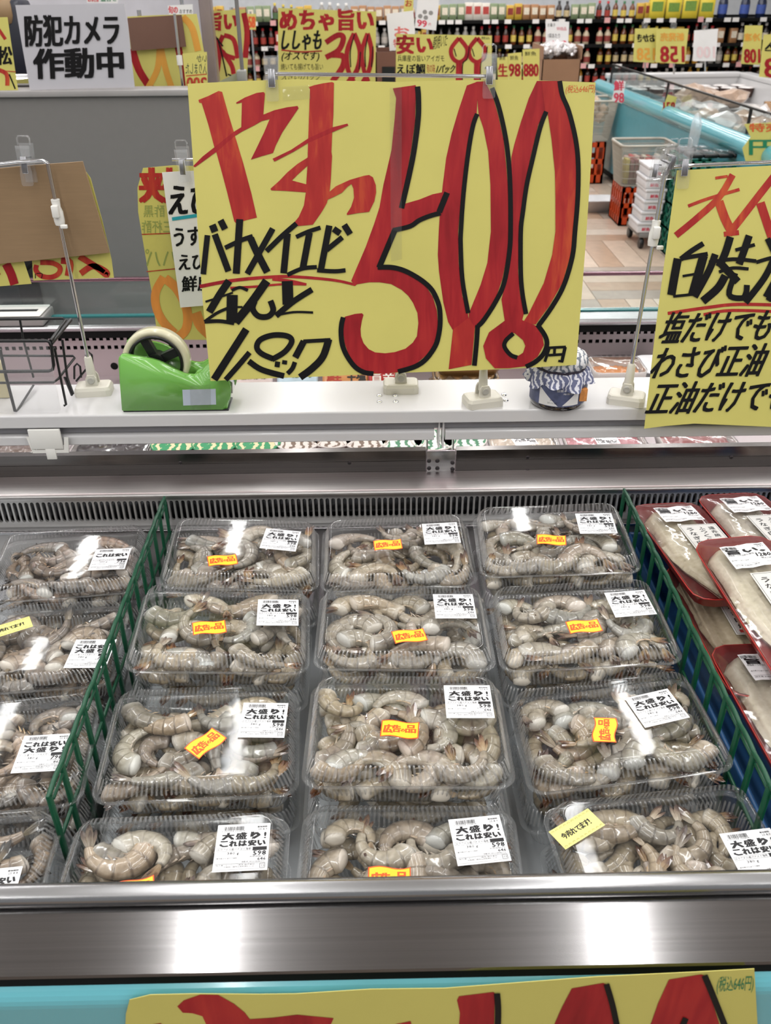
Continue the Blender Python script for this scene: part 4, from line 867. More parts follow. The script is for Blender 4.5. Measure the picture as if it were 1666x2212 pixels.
# ------------------------------------------------------------------ notices behind the tape dispenser
rv = poster('yellow_notice', [(309, 363), (375, 357), (500, 362), (500, 735), (341, 733), (327.5, 630), (311.6, 537.7), (298.5, 458), (297, 405.6)], V((0, 1.36, 1)), V((0, 1, 0)), PAPER, 'yellow notice seen from the back with mirrored faded lettering behind the dispenser')
q_ = Print(V((0, 1.36, 1)), V((0, 1, 0)), (0, 300, 3.786))
q_.text('挟', 1150, 240, 1450, 520, 0, .05, -10, 0, .0006, True); q_.text('酢黒', 1175, 540, 1345, 640, 2, 0, 0, 0, .0006, True); q_.text('三杯酢', 1160, 665, 1410, 770, 2, 0, 0, 0, .0006, True)
q_.text('ハパ', 1190, 900, 1450, 1040, 2, .0, 0, 0, .0006, True); q_.line([(1160, 780), (1440, 770)], 8, 0); q_.line([(1200, 1085), (1450, 1060)], 8, 0)
for q, w in (([(1340, 1130), (1275, 1250), (1280, 1380), (1340, 1500), (1430, 1590)], 70), ([(1350, 1140), (1450, 1230), (1530, 1400), (1520, 1560), (1420, 1640)], 75), ([(1600, 1420), (1640, 1520), (1720, 1600)], 90)): q_.line(q, w, 1, .0006)
q_.obj('mirrored_lettering', [INKR2, mat('faded_marker_ink', 'd8893a', .5, var=(30, .2), stretch=(2, 1, .4)), mat('faded_green_ink', '8f9a52', .6)], rv)
wn = poster('white_notice', [(350, 372.5), (391, 370), (500, 366), (500, 655), (389.6, 664.5), (370, 520)], V((0, 1.345, 1)), V((0, 1, 0)), PAPERW, 'white notice with black brush lettering partly hidden by the 500 poster')
q_ = Print(V((0, 1.345, 1)), V((0, 1, 0)), (0, 300, 3.786))
q_.text('えび', 1385, 380, 1720, 625, 0, .035, 10, 20); q_.text('うすい', 1425, 730, 1760, 880, 0, .03, 0, 20); q_.text('えびの', 1465, 945, 1780, 1075, 0, .03, 0, 20); q_.text('鮮度', 1490, 1125, 1740, 1250, 0, .03, 0, 15)
q_.line([(1408, 655), (1720, 610)], 28, 1)
q_.obj('lettering', [INKK, INKB], wn)
clip(ony(396, 356, 1.335), 'clear clip above the white notice behind the 500 poster', -.05)
stand(onz(866, 842, .9642), V((ony(846, 345, 1.36).x, 1.37, ony(846, 345, 1.36).z)), [V((ony(846, 345, 1.36).x, 1.37, ony(846, 345, 1.36).z)), ony(372, 345, 1.37)], 'chrome stand behind the 500 poster with its base near the shelf screws', 0.0)
# ------------------------------------------------------------------ poster on the case front
YF = .3915
fp = poster('price_poster', [(272, 2190), (280, 2160), (325, 2149), (420, 2147), (560, 2148), (640, 2147), (800, 2137), (960, 2135), (1290, 2110), (1500, 2100), (1630, 2093), (1642, 2300), (1640, 2600), (300, 2680), (262, 2400)], V((0, YF, 1)), V((0, 1, 0)), PAPER, 'yellow handwritten poster taped to the teal front of the case')
f_ = Print(V((0, YF, 1)), V((0, 1, 0)), (250, 2060, 2.3465))
for q in ([(313, 265), (345, 235), (430, 205), (520, 207), (600, 252), (655, 297), (680, 330), (800, 322), (920, 307), (1000, 315), (1105, 325), (1085, 370), (900, 400), (480, 400), (440, 315), (390, 300), (340, 297)], [(190, 356), (230, 350), (300, 480), (200, 500)], [(1420, 355), (1495, 340), (1540, 500), (1420, 500)]): f_.poly(q, 0, R0)
f_.crop(960, 2060, 2.3598)
for q in ([(65, 235), (75, 215), (250, 193), (258, 200), (250, 520), (60, 560), (80, 300)], [(520, 460), (560, 360), (600, 270), (650, 175), (810, 147), (835, 160), (900, 480), (700, 500)], [(1000, 480), (1055, 350), (1090, 250), (1145, 130), (1310, 103), (1325, 110), (1440, 480), (1200, 500)]): f_.poly(q, 0, R0)
for q, w in (([(268, 196), (274, 300), (264, 520)], 32), ([(825, 148), (860, 270), (900, 470)], 30), ([(1325, 104), (1365, 200), (1460, 440)], 32), ([(1230, 322), (1190, 420)], 30)): f_.line(q, w, 1, K0)
f_.text('(税込646円)', 1385, 115, 1572, 205, 2, 0, 10, 8, R0)
f_.obj('lettering', [INKR, INKK, INKG], fp)
# ================================================================== tape dispenser
YD = 1.158
gd = thing('tape_dispenser', 'bright green tape dispenser with a roll of clear tape on the shelf', 'tape dispenser', ony(372, 885, YD+.02))
def gpart(name, mb, m, par=None):
    o = mb.obj(name, m, par or gd)
    if par is None: o.matrix_parent_inverse = Matrix.Translation(-gd.location)
    return o
def dpt(x, y): q = ony(x/2.975, 600+y/2.975, YD); return (q.x, max(q.z, .9650))
DG = mat('green_enamel', '74b450', 0.22, coat=0.5, var=(4, .03))
prof = [dpt(*q) for q in ((758, 525), (768, 505), (785, 497), (960, 527), (1030, 548), (1110, 592), (1190, 628), (1250, 633), (1290, 612), (1328, 565), (1370, 540), (1440, 600), (1480, 700), (1482, 760), (1450, 830), (1440, 875), (785, 875), (770, 700))]
def walled(poly, y0, y1, bev=.0018):
    bm = bmesh.new(); vs = [bm.verts.new((x, y0, z)) for x, z in poly]; f = bm.faces.new(vs)
    r = bmesh.ops.extrude_face_region(bm, geom=[f]); bmesh.ops.translate(bm, vec=(0, y1-y0, 0), verts=[g for g in r['geom'] if isinstance(g, bmesh.types.BMVert)])
    bmesh.ops.recalc_face_normals(bm, faces=bm.faces)
    bmesh.ops.bevel(bm, geom=bm.edges[:], offset=bev, segments=2, affect='EDGES'); return bm
gpart('near_wall', MB().bm(walled(prof, YD, YD+.011), smooth=True), DG)
prof2 = [(x+.004, z+(.010 if i < 5 else .004) if z > .97 else z) for i, (x, z) in enumerate(prof)]
gpart('far_wall', MB().bm(walled(prof2, YD+.036, YD+.046), smooth=True), DG)
xs = [a for a, b in prof]
gpart('foot', MB().bbox((min(xs)+.004, YD+.004, .9648), (max(xs)-.008, YD+.044, .985), .002).bbox((dpt(1230, 600)[0], YD+.008, .975), (max(xs)-.004, YD+.038, dpt(1400, 640)[1]), .004), DG)
gpart('cutter', MB().prism([(dpt(1430, 650)[0], dpt(1430, 650)[1]), (dpt(1490, 700)[0], dpt(1490, 690)[1]), (dpt(1490, 760)[0], dpt(1490, 760)[1]), (dpt(1450, 760)[0], dpt(1450, 745)[1])], .028, axis='y', off=YD+.009), CHROME)
gpart('base_pad', MB().bbox((min(xs)+.002, YD+.001, .9644), (max(xs)-.006, YD+.045, .9665), .0006), BPLAS)
rc = ony(1010/2.975, 600+528/2.975, YD+.023); Mr = Matrix.Translation(rc) @ Matrix.Rotation(math.radians(90), 4, 'X')
ro_, ri_ = .0465, .0385
tr_ = gpart('tape_roll', MB().lathe([(ri_, -.009), (ro_, -.009), (ro_, .009), (ri_, .009), (ri_, -.009)], 56, M=Mr, cap=False), mat('tape_cream', 'd9d3b4', 0.3, var=(60, .05), coat=.4))
hub = MB().lathe([(ri_-.004, -.010), (ri_, -.010), (ri_, .010), (ri_-.004, .010), (ri_-.004, -.010)], 40, M=Mr, cap=False).lathe([(.012, -.009), (.012, .009)], 20, M=Mr)
for i in range(4):
    hub.box((-.006, .008, -.005), (.006, ri_-.002, .005), M=Mr @ Matrix.Rotation(i*math.pi/2+.4, 4, 'Z'))
gpart('hub', hub, BPLAS)
sheet('paper_patch', [ony(x, y, YD-.0004) for x, y in ((394, 842), (466, 840), (467, 874), (396, 876))], mat('patch_grey', 'b9c2cf', .35), gd, .0002).matrix_parent_inverse = Matrix.Translation(-gd.location)
sheet('clear_tape', [ony(x, y, YD-.0006) for x, y in ((410, 832), (455, 830), (456, 884), (412, 886))], TAPE, gd, .0001).matrix_parent_inverse = Matrix.Translation(-gd.location)
# ================================================================== jar with paper cover
jb = onz(1203, 868, .9642); jar = thing('condiment_jar', 'dark glass jar with a navy label and a wave patterned paper cover', 'jar', jb)
mobj('glass_body', MB().lathe([(.0, .0002), (.034, .0002), (.039, .003), (.0405, .008), (.0405, .038), (.037, .047), (.032, .052), (.032, .058)], 40, cap=False).mesh('glass_body', mat('dark_sauce_glass', '1c1416', .06, coat=1.0)), jar)
lb = MB(); vs = []; n2 = 40
for i in range(n2+1):
    a = math.radians(-165+300*i/n2-15); vs += [(.0411*math.cos(a), .0411*math.sin(a), .010), (.0411*math.cos(a), .0411*math.sin(a), .041)]
lb.add(vs, [(2*i, 2*i+2, 2*i+3, 2*i+1) for i in range(n2)], 0, True); mobj('label_band', lb.mesh('label_band', mat('jar_label_navy', '4f5573', .45, var=(90, .35))), jar)
lb = MB()
for a0, a1, z0, z1, z2 in ((-140, -100, .011, .011, .038), (-58, -92, .012, .012, .036)):
    for s in range(8):
        t0, t1 = s/8, (s+1)/8
        A = lambda t: math.radians(a0+(a1-a0)*t)
        lb.add([(.0415*math.cos(A(t0)), .0415*math.sin(A(t0)), z0), (.0415*math.cos(A(t1)), .0415*math.sin(A(t1)), z0), (.0415*math.cos(A(t1)), .0415*math.sin(A(t1)), z2-(z2-z0)*t1), (.0415*math.cos(A(t0)), .0415*math.sin(A(t0)), z2-(z2-z0)*t0)], [(0, 1, 2, 3)], 0)
def on_jar(body, ac, zc_, h, w, mi, mbb):
    v, f, a = glyphs(body, 0, 1); mbb.add([(.0418*math.cos(math.radians(ac)+(u-.5)*w/.0415), .0418*math.sin(math.radians(ac)+(u-.5)*w/.0415), zc_+q*h) for u, q in v], f, mi)
on_jar('200', -112, .019, .0022, .006, 1, lb); on_jar('25.11.28', -112, .0145, .0022, .013, 1, lb); on_jar('佃煮の海苔', -88, .033, .004, .024, 0, lb); on_jar('海苔佃煮', -78, .029, .0026, .020, 0, lb)
lb.box((.024, -.0345, .016), (.0345, -.026, .034), 2)
mobj('label_marks', lb.mesh('label_marks', [mat('jar_label_white', 'dcdad8', .5), LABK, mat('jar_label_orange', 'd08a4a', .5, var=(200, .3))]), jar)
rg = []
def wav(name, c1, c2, sc):
    m = bpy.data.materials.new(name); m.use_nodes = True; N = m.node_tree.nodes; L = m.node_tree.links; P = N['Principled BSDF']
    tc = N.new('ShaderNodeTexCoord'); w = N.new('ShaderNodeTexWave'); w.inputs['Scale'].default_value = sc; w.inputs['Distortion'].default_value = 9; w.inputs['Detail'].default_value = 3; w.inputs['Detail Scale'].default_value = 1.6
    L.new(tc.outputs['Object'], w.inputs[0]); cr = N.new('ShaderNodeValToRGB'); cr.color_ramp.interpolation = 'CONSTANT'; e = cr.color_ramp.elements; e[0].color = lin(c1); e[1].position = .62; e[1].color = lin(c2)
    L.new(w.outputs[0], cr.inputs[0]); L.new(cr.outputs[0], P.inputs['Base Color']); P.inputs['Roughness'].default_value = .6; return m
NPp = 72
for r, z, am, fr in ((.047, .040, .006, 9), (.042, .050, .004, 11), (.0345, .0565, .0012, 18), (.0335, .059, .0005, 18), (.037, .062, .0016, 16), (.0375, .070, .0012, 14), (.033, .0765, .0008, 12), (.02, .079, .0004, 8), (.002, .0795, 0, 8)):
    rg.append([V(((r+am*math.sin(fr*2*math.pi*j/NPp))*math.cos(2*math.pi*j/NPp), (r+am*math.sin(fr*2*math.pi*j/NPp))*math.sin(2*math.pi*j/NPp), z-(.006 if r == .047 and j % 18 < 9 else 0))) for j in range(NPp)])
mobj('paper_cover', MB().loops(rg[3:], capb=True).mesh('paper_cover', wav('wave_print_paper', 'd9d7d8', '6d7480', 38)), jar)
mobj('cover_skirt', MB().loops(rg[:4]).mesh('cover_skirt', wav('wave_print_navy', '565a78', 'c9c8cf', 46)), jar)
mobj('cord', MB().tube([V((.0352*math.cos(a), .0352*math.sin(a), .058+.0006*math.sin(9*a))) for a in [2*math.pi*i/48 for i in range(48)]], .0014, 6, closed=True).mesh('cord', mat('dark_cord', '2a2230', .8)), jar)
# ================================================================== wire rack with acrylic sheet (left)
wr = thing('wire_rack', 'black wire rack with a clear acrylic front at the left end of the shelf', 'rack', onz(60, 880, .9642)); w0 = V(wr.location)
def wl(pts, r=.0019, name='wire', m=None):
    o = MB().tube([ony(x/2.975, 600+y/2.975, yy)-w0 for x, y, yy in pts], r, 7).obj(name, m or BPLAS, wr); return o
yF, yR = 1.165, 1.245
wl([(-150, 407, yF), (300, 405, yF), (318, 412, yF), (330, 440, yF), (345, 560, yF), (338, 590, yF), (315, 600, yF), (-150, 605, yF)], .0024)
wl([(-150, 268, yR), (405, 262, yR), (420, 275, yR), (325, 405, yF)], .0022)
wl([(455, 270, yR), (330, 425, yF)], .0026)
wl([(400, 400, yF+.03), (432, 640, yF+.03), (470, 745, yF+.04), (462, 755, yF+.04), (415, 640, yF+.03)], .0018)
wl([(350, 450, yF+.01), (425, 815, yF+.01), (412, 822, yF+.01)], .0018)
wl([(-150, 677, yF+.01), (345, 672, yF+.01), (375, 650, yF+.02), (480, 515, yR), (470, 503, yR), (-150, 500, yR)], .0018)
wl([(128, 270, yR), (150, 400, yR), (215, 640, yR)], .0016); wl([(0, 460, yF+.003), (40, 640, yF+.003), (98, 862, yF+.003)], .0022)
wl([(215, 690, yR), (105, 865, yF)], .0016)
for dx in (0, 75): wl([(478+dx, 650-dx, yR), (478+dx, 570-dx, yR), (495+dx, 552-dx, yR), (515+dx, 570-dx, yR), (522+dx, 640-dx*.9, yR)], .0016)
wl([(490, 665, yR), (590, 545, yR)], .0016)
ac = MB(); c_ = [ony(x, y, 1.158)-w0 for x, y in ((-60, 741), (95, 741), (103, 748), (131, 885), (125, 893), (-60, 893))]
ac.add(c_+[q+V((0, .002, 0)) for q in c_], [tuple(range(6)), tuple(range(6, 12))[::-1]]+[(i, (i+1) % 6, 6+(i+1) % 6, 6+i) for i in range(6)]); ac.obj('acrylic_front', ACRYL, wr)
bx = thing('snack_packet', 'small beige packet standing inside the wire rack at the left edge', 'packet', onz(10, 858, .9642)); b0 = V(bx.location)
mobj('packet_body', MB().bbox((-.03, -.006, 0), (.010, .006, .058), .003).mesh('packet_body', mat('packet_beige', 'cfc39a', .4, bump=(60, .3))), bx)
fl_ = Flat(); fl_.text('E', 0, 0, 9, 7, .06, 0); o = mobj('packet_print', fl_.mb.mesh('packet_print', BPLAS), bx); o.location = (-.008, -.0064, .030); o.rotation_euler = (math.radians(90), 0, 0)
# ================================================================== partition, notices and posters behind the case
pw = struct('wall_partition', MB().box((-2.4, 2.55, 0), (ony(640, 400, 2.55).x, 2.62, 1.229)), GREYP, 'grey waist high partition panel behind the case')
o = MB().bbox((-2.4, 2.54, 1.229), (ony(640, 400, 2.55).x, 2.63, 1.2445), .002).obj('coping', mat('partition_coping', '9a9694', .45), pw)
struct('wall_left', MB().box((-3.2, 3.4, 0), (ony(448, 90, 3.4).x, 3.46, 2.2)), mat('white_panel_paint', 'c9c6cc', .6), 'white panel wall behind the partition')
struct('trim_1', MB().bbox((ony(437, 90, 3.3).x, 3.3, 0), (ony(462, 90, 3.3).x, 3.36, 2.2), .004), mat('brown_grey_post', '8d7f7b', .35, metal=.5), 'brown grey metal post at the end of the white panel')
def pole_to_floor(px, py0, y, label, r=.006):
    q = ony(px, py0, y); t = thing('poster_pole', label, 'pole', (q.x, y+.012, 0)); mobj('shaft', MB().tube([(0, 0, 0), (0, 0, q.z+.02)], r, 8).mesh('shaft', CHROME), t); mobj('base', MB().lathe([(.11, 0), (.11, .008), (.02, .02), (.02, .03)], 20).mesh('base', BPLAS), t)
def board(name, px, y, m, label, group=None, th=.001, cat='poster'): return poster(name, px, V((0, y, 1)), V((0, 1, 0)), m, label, cat, group, th)
def ink(y): return Print(V((0, y, 1)), V((0, 1, 0)))
LAM = mat('laminated_notice', 'bdbabf', .25, var=(4, .02))
b = board('security_notice', [(33, 11), (268, 8), (280, 95), (291, 189), (180, 191), (65, 195), (48, 100)], 2.552, LAM, 'laminated grey notice with bold black security camera wording', th=.003, cat='notice')
q_ = ink(2.552); q_.text('防犯カメラ', 57, 33, 258, 100, 0, .03, -3, 3, .002); q_.text('作動中', 76, 106, 267, 170, 0, .045, -3, 4, .002); q_.obj('lettering', INKK, b)
b = board('price_poster', [(275, 36), (330, 33), (425, 30), (433, 70), (441, 112), (441, 192), (290, 191), (283, 110)], 2.78, PAPER, 'yellow poster behind a brown cardboard strip beside the security notice')
q_ = ink(2.78)
for q, w in (([(285, 105), (300, 150), (325, 190)], 16), ([(345, 105), (340, 150), (320, 190)], 13), ([(348, 105), (358, 150), (372, 192)], 13), ([(385, 100), (395, 150), (405, 192)], 15), ([(395, 36), (415, 60), (428, 110)], 14)): q_.line(q, w, 0 if w > 14 else 1)
q_.obj('lettering', [INKR, mat('faded_orange_ink', 'd79a3c', .5)], b)
board('cardboard_strip', [(275, 39), (392, 32), (402, 101), (284, 110)], 2.765, mat('brown_card', '6d4f42', .85, var=(20, .04)), 'dark brown cardboard strip clipped over a yellow poster', th=.004, cat='cardboard')
t = thing('poster_pole', 'thin grey pole standing in front of the brown cardboard strip', 'pole', ony(395, 190, 2.74))
mobj('shaft', MB().tube([V((0, 0, -.02)), ony(377, 30, 2.74)-V(t.location)], .004, 8).mesh('shaft', CHROME), t)
jq = ony(388, 130, 2.735)-V(t.location); mobj('collar', MB().tube([jq-V((0, 0, .012)), jq+V((0, 0, .012))], .008, 8).mesh('collar', WPLAS), t)
b = board('price_poster', [(-30, 38), (16, 37), (28, 120), (39, 195), (-30, 196)], 2.56, PAPER, 'yellow poster cut by the left edge beside the security notice')
q_ = ink(2.56); q_.line([(-5, 60), (12, 85)], 7, 0); q_.line([(-5, 150), (14, 160), (16, 185)], 9, 0); q_.text('松', -6, 100, 26, 140, 1, .03, 0, 0); q_.line([(20, 160), (33, 192)], 3, 1); q_.line([(-10, 152), (34, 155)], 2, 0); q_.obj('lettering', [INKR2, INKK], b)
t = thing('dark_speaker', 'dark navy boxy appliance behind the left edge poster', 'appliance', ony(30, 160, 2.9)); mobj('cabinet', MB().bbox((-.12, 0, -.02), (.055, .12, .19), .02).mesh('cabinet', mat('navy_plastic', '20222e', .4)), t); mobj('shade', MB().bbox((-.12, -.02, .12), (.035, .06, .20), .03).mesh('shade', mat('tan_plastic', '8f7452', .5)), t)
t = thing('steel_roller', 'short steel roller lying on the partition by the security notice', 'roller', ony(50, 178, 2.66)); mobj('roller_tube', MB().tube([(-.09, 0, 0), (.05, 0, 0)], .022, 20).mesh('roller_tube', CHROME), t); mobj('roller_cap', MB().tube([(.05, 0, 0), (.056, 0, 0)], .024, 20).mesh('roller_cap', WPLAS), t)
b = board('small_notice', [(186, -14), (258, -14), (254, 7), (188, 6)], 3.0, PAPERW, 'small white notice with pink and green writing above the security notice', cat='notice')
q_ = ink(3.0); q_.text('お刺身', 190, -8, 214, 4, 0, .02); q_.text('盛合せ', 218, -9, 252, 3, 1, .02); q_.obj('lettering', [mat('pink_ink', 'd4545c', .5), INKG], b)
b = board('small_notice', [(362, 12), (416, 9), (417, 32), (366, 34)], 3.1, PAPERW, 'small white notice with a pink heading above the cardboard strip', cat='notice')
q_ = ink(3.1); q_.text('旬の', 364, 13, 384, 29, 0, .03); q_.text('おすすめ', 388, 20, 415, 29, 1, .0); q_.obj('lettering', [mat('pink_ink', 'd4545c', .5), INKK], b)
b = board('price_poster', [(394, 116), (447, 112), (449, 190), (402, 191)], 2.66, PAPER, 'pale yellow card with green scribble and red figures at the white post')
q_ = ink(2.66); q_.text('いか', 425, 118, 446, 134, 0, .0, 0, 0, .001, True); q_.text('入りました', 401, 136, 447, 160, 0, .0, 0, 0, .001, True); q_.line([(402, 164), (447, 160)], 2, 1); q_.text('200', 404, 167, 446, 190, 1, .04, 0, 0, .001, True); q_.obj('mirrored_lettering', [mat('dark_green_ink', '3f4a3a', .6), INKR2], b)
b = board('price_poster', [(453, 24), (530, 20), (536, 100), (534, 178), (462, 180)], 3.6, PAPER, 'yellow poster with red figures behind the thin slanted pole')
q_ = ink(3.6); q_.text('旨い', 452, 26, 512, 66, 0, .05)
for q in ([(459, 82), (452, 110), (460, 145), (470, 160)], [(463, 80), (474, 110), (470, 150)], [(482, 76), (474, 100), (486, 118), (508, 126)], [(484, 76), (505, 86), (514, 126)], [(474, 108), (472, 140), (465, 178)], [(480, 110), (500, 140), (505, 160)]): q_.line(q, 10, 0)
for q in ([(527, 28), (534, 70), (530, 125)],): q_.line(q, 12, 0)
for q in ([(470, 82), (480, 120), (490, 165)], [(516, 80), (519, 128)], [(466, 80), (482, 100)], [(492, 160), (506, 166)]): q_.line(q, 3, 1, .001)
q_.obj('lettering', [INKR, INKK], b)
t = thing('poster_pole', 'slim slanted grey pole to the left of the clip', 'pole', ony(524, 160, 3.0)); mobj('shaft', MB().tube([V((0, 0, -.3)), V((0, 0, 0)), ony(510, -10, 3.0)-V(t.location)], .006, 8).mesh('shaft', mat('grey_pole', '7d7a7a', .4, metal=.4)), t)
mobj('foot_clip', MB().bbox((-.016, -.02, -.03), (.012, .02, .012), .004).mesh('foot_clip', mat('grey_clip', '8f8f8a', .4)), t)
board('green_card', [(470, 178), (522, 152), (532, 160), (530, 182)], 3.02, mat('pale_green_card', '9fa083', .5), 'pale green tilted card at the foot of the slim slanted pole', cat='card')
pole_to_floor(300, 40, 2.785, 'pole behind the yellow poster beside the security notice'); pole_to_floor(392, 14, 3.105, 'pole behind the small pink headed notice')
pole_to_floor(500, 30, 3.605, 'pole behind the yellow poster near the slanted pole'); pole_to_floor(865, 30, 4.605, 'pole behind the pale red worded card'); pole_to_floor(925, 5, 5.005, 'pole behind the white card priced 99')
pole_to_floor(1112, 118, 5.605, 'pole behind the card priced 98'); pole_to_floor(1147, 110, 5.605, 'pole behind the three figure card'); pole_to_floor(1087, 126, 5.605, 'pole behind the card beside the right clip'); pole_to_floor(541, 33, 6.205, 'pole behind the small card at the left clip'); pole_to_floor(1205, 50, 6.205, 'pole rising from the sweets carton'); pole_to_floor(883, -5, 5.205, 'pole behind the narrow yellow card')
b = board('price_poster', [(601, 17), (700, 21), (813, 25), (812, 110), (811, 190), (600, 190), (601, 100)], 4.0, PAPER, 'yellow poster with a red 300 above the large 500 poster')
q_ = ink(4.0)
q_.text('めちゃ旨い', 606, 20, 806, 66, 0, .05); q_.text('ししゃも', 607, 66, 692, 108, 1, .03, 6); q_.line([(608, 108), (650, 112), (696, 110)], 3, 0); q_.text('(オスです)', 607, 112, 688, 133, 1, .02, 4)
q_.text('焼いても揚げても旨い', 607, 137, 698, 151, 1, .0); q_.text('大きい1パック', 607, 156, 690, 174, 1, .0, 5)
for q, w in (([(704, 92), (730, 76), (742, 82), (732, 108), (704, 124)], 12), ([(716, 118), (742, 122), (740, 145), (718, 176)], 13), ([(765, 72), (750, 110), (752, 150), (764, 176)], 10), ([(765, 72), (778, 110), (772, 150), (752, 178)], 11), ([(794, 72), (782, 110), (786, 150), (796, 176)], 9), ([(794, 72), (803, 110), (798, 150), (784, 178)], 10)): q_.line(q, w, 0, .001)
for q in ([(766, 74), (757, 110), (758, 145)], [(779, 112), (776, 150)], [(795, 75), (789, 112), (790, 145)], [(806, 100), (803, 145)]): q_.line(q, 2.4, 1, .0016)
q_.obj('lettering', [INKR, INKK], b); pole_to_floor(640, 30, 4.03, 'pole holding the yellow poster with the red 300')
b = board('price_poster', [(856, 73), (960, 75), (1063, 77), (1062, 182), (855, 182)], 3.8, PAPER, 'yellow sea bream poster with two round red nines left of the right clip')
q_ = ink(3.8); q_.text('安い', 858, 76, 934, 116, 0, .05); q_.text('朝焼いた', 934, 78, 965, 108, 1, .0, 4, 8); q_.text('兵庫産の旨いアイガモ', 859, 119, 960, 133, 1, .0); q_.text('えぼ鯛', 858, 138, 918, 160, 1, .03); q_.text('旬の味', 922, 138, 940, 158, 0, .0); q_.text('1パック', 942, 140, 980, 158, 1, .03, 5); q_.text('税込', 1040, 79, 1058, 85, 1, 0)
for cx in (992, 1031):
    q_.line([(cx, 82), (cx-17, 105), (cx-14, 125), (cx, 134), (cx+14, 125), (cx+17, 105), (cx, 82)], 9, 0, .001); q_.line([(cx, 132), (cx-1, 182)], 13, 0, .0012)
    q_.line([(cx-11, 105), (cx-6, 122)], 2, 1, .0018); q_.line([(cx+22, 100), (cx+18, 126), (cx+8, 138), (cx+7, 180)], 2, 1, .0018)
q_.obj('lettering', [INKR, INKK], b); pole_to_floor(900, 80, 3.83, 'pole behind the sea bream poster beside the pale card')
b = board('notice', [(835, 30), (893, 23), (900, 106), (842, 110)], 4.6, PAPERW, 'pale card with faint red wording left of the red 99 poster', cat='notice')
q_ = ink(4.6); q_.text('お', 853, 58, 883, 80, 0, .05); q_.text('特価', 850, 84, 884, 102, 0, .02); q_.obj('lettering', mat('pale_red_ink', 'd8706c', .5), b)
b = board('notice', [(903, -6), (950, -6), (942, 66), (896, 60)], 5.0, PAPERW, 'white card priced 99 in pink with small grey pictures', cat='notice')
q_ = ink(5.0); q_.text('99', 902, 42, 922, 56, 0, .05, 0, -3); q_.text('円', 926, 50, 931, 56, 0, 0)
for cx, cy in ((908, 35), (918, 26), (920, 38), (931, 28)): q_.poly([(cx+5*math.cos(a*math.pi/5), cy+5*math.sin(a*math.pi/5)) for a in range(10)], 1)
q_.obj('lettering', [mat('pink_red_ink', 'cf3f55', .5), mat('grey_picture_ink', '8d8a86', .6)], b)
b = board('notice', [(875, -8), (894, -8), (892, 25), (872, 25)], 5.2, PAPER, 'narrow yellow card between two white cards at the top edge', cat='notice'); q_ = ink(5.2); q_.text('お', 876, 0, 890, 14, 0, .03); q_.obj('lettering', INKR2, b)
b = board('notice', [(1179, 46), (1230, 47), (1227, 112), (1180, 110)], 6.2, PAPERW, 'white card priced 298 in pink before the far shelves', cat='notice')
q_ = ink(6.2); q_.text('298', 1187, 88, 1222, 108, 0, .05, 2); q_.text('お菓子', 1183, 50, 1200, 58, 1, .0); q_.text('特価品', 1203, 58, 1224, 66, 0, 0); q_.text('1袋あたり', 1184, 72, 1210, 82, 1, 0); q_.obj('lettering', [mat('pink_red_ink', 'cf3f55', .5), INKK], b)
for px, tx, lb in (([(1097, 116), (1127, 113), (1127, 180), (1100, 180)], '98', 'small yellow card priced 98'), ([(1129, 107), (1166, 105), (1165, 180), (1131, 180)], '880', 'yellow card with a three figure red price'), ([(1074, 125), (1099, 122), (1099, 185), (1076, 185)], '生', 'small yellow card beside the right clip')):
    b = board('price_card', px, 5.6, PAPER, lb+' below the white 298 card' if tx != '生' else lb, cat='price card'); q_ = ink(5.6); x0, x1 = px[0][0]+3, px[1][0]-3
    q_.text(tx, x0, 138, x1, 165, 0, .04); q_.text('鮮魚', x0+2, 120 if tx != '880' else 111, x1-4, 130 if tx != '880' else 121, 1, 0); q_.obj('lettering', [INKR, INKK], b)
b = board('price_card', [(530, 30), (553, 30), (553, 64), (530, 64)], 6.2, PAPER, 'small yellow card behind the left clip', cat='price card'); q_ = ink(6.2); q_.text('158', 532, 36, 551, 60, 0, .05); q_.obj('lettering', mat('orange_pen_ink', 'cf5a2a', .5), b)
# cartons near the middle posters
def carton(px0, py0, px1, py1, y, dep, col, label, flap=True, nm='carton'):
    a = ony(px0, py1, y); c = ony(px1, py0, y); t = thing(nm, label, 'box', ((a.x+c.x)/2, y+dep/2, a.z)); w = c.x-a.x; h = c.z-a.z
    m = mat('card_'+col, col, .8, var=(10, .05))
    mb = MB()
    for q0, q1 in (((-w/2, -dep/2, 0), (w/2, -dep/2+.006, h)), ((-w/2, dep/2-.006, 0), (w/2, dep/2, h)), ((-w/2, -dep/2, 0), (-w/2+.006, dep/2, h)), ((w/2-.006, -dep/2, 0), (w/2, dep/2, h)), ((-w/2, -dep/2, 0), (w/2, dep/2, .006))): mb.box(q0, q1)
    mobj('carton_body', mb.mesh('carton_body', m), t)
    if flap:
        for s_ in (-1, 1): mobj('flap', MB().box((s_*w/2-.003, -dep/2, h), (s_*w/2+.003, dep/2, h+.07), M=Matrix.Rotation(0, 4, 'Y')).mesh('flap', m), t)
    zb = a.z-.002; nq = 1
    while zb > .05:                       # it stands on a column of plain cartons
        hh = min(.42, zb); zb -= hh; o = thing('carton', 'plain carton %s below the %s' % (('first', 'second', 'third', 'fourth')[nq-1], label[:34].rsplit(' ', 1)[0]), 'box', ((a.x+c.x)/2, y+dep/2, zb)); nq += 1
        mobj('carton_body', MB().bbox((-w/2, -dep/2, 0), (w/2, dep/2, hh-.001), .003, seg=1).mesh('carton_body', m), o); mobj('packing_tape', MB().box((-.03, -dep/2-.001, 0), (.03, dep/2+.001, hh-.0005)).mesh('packing_tape', mat('tan_tape', 'a9865f', .4)), o)
    return t, w, h
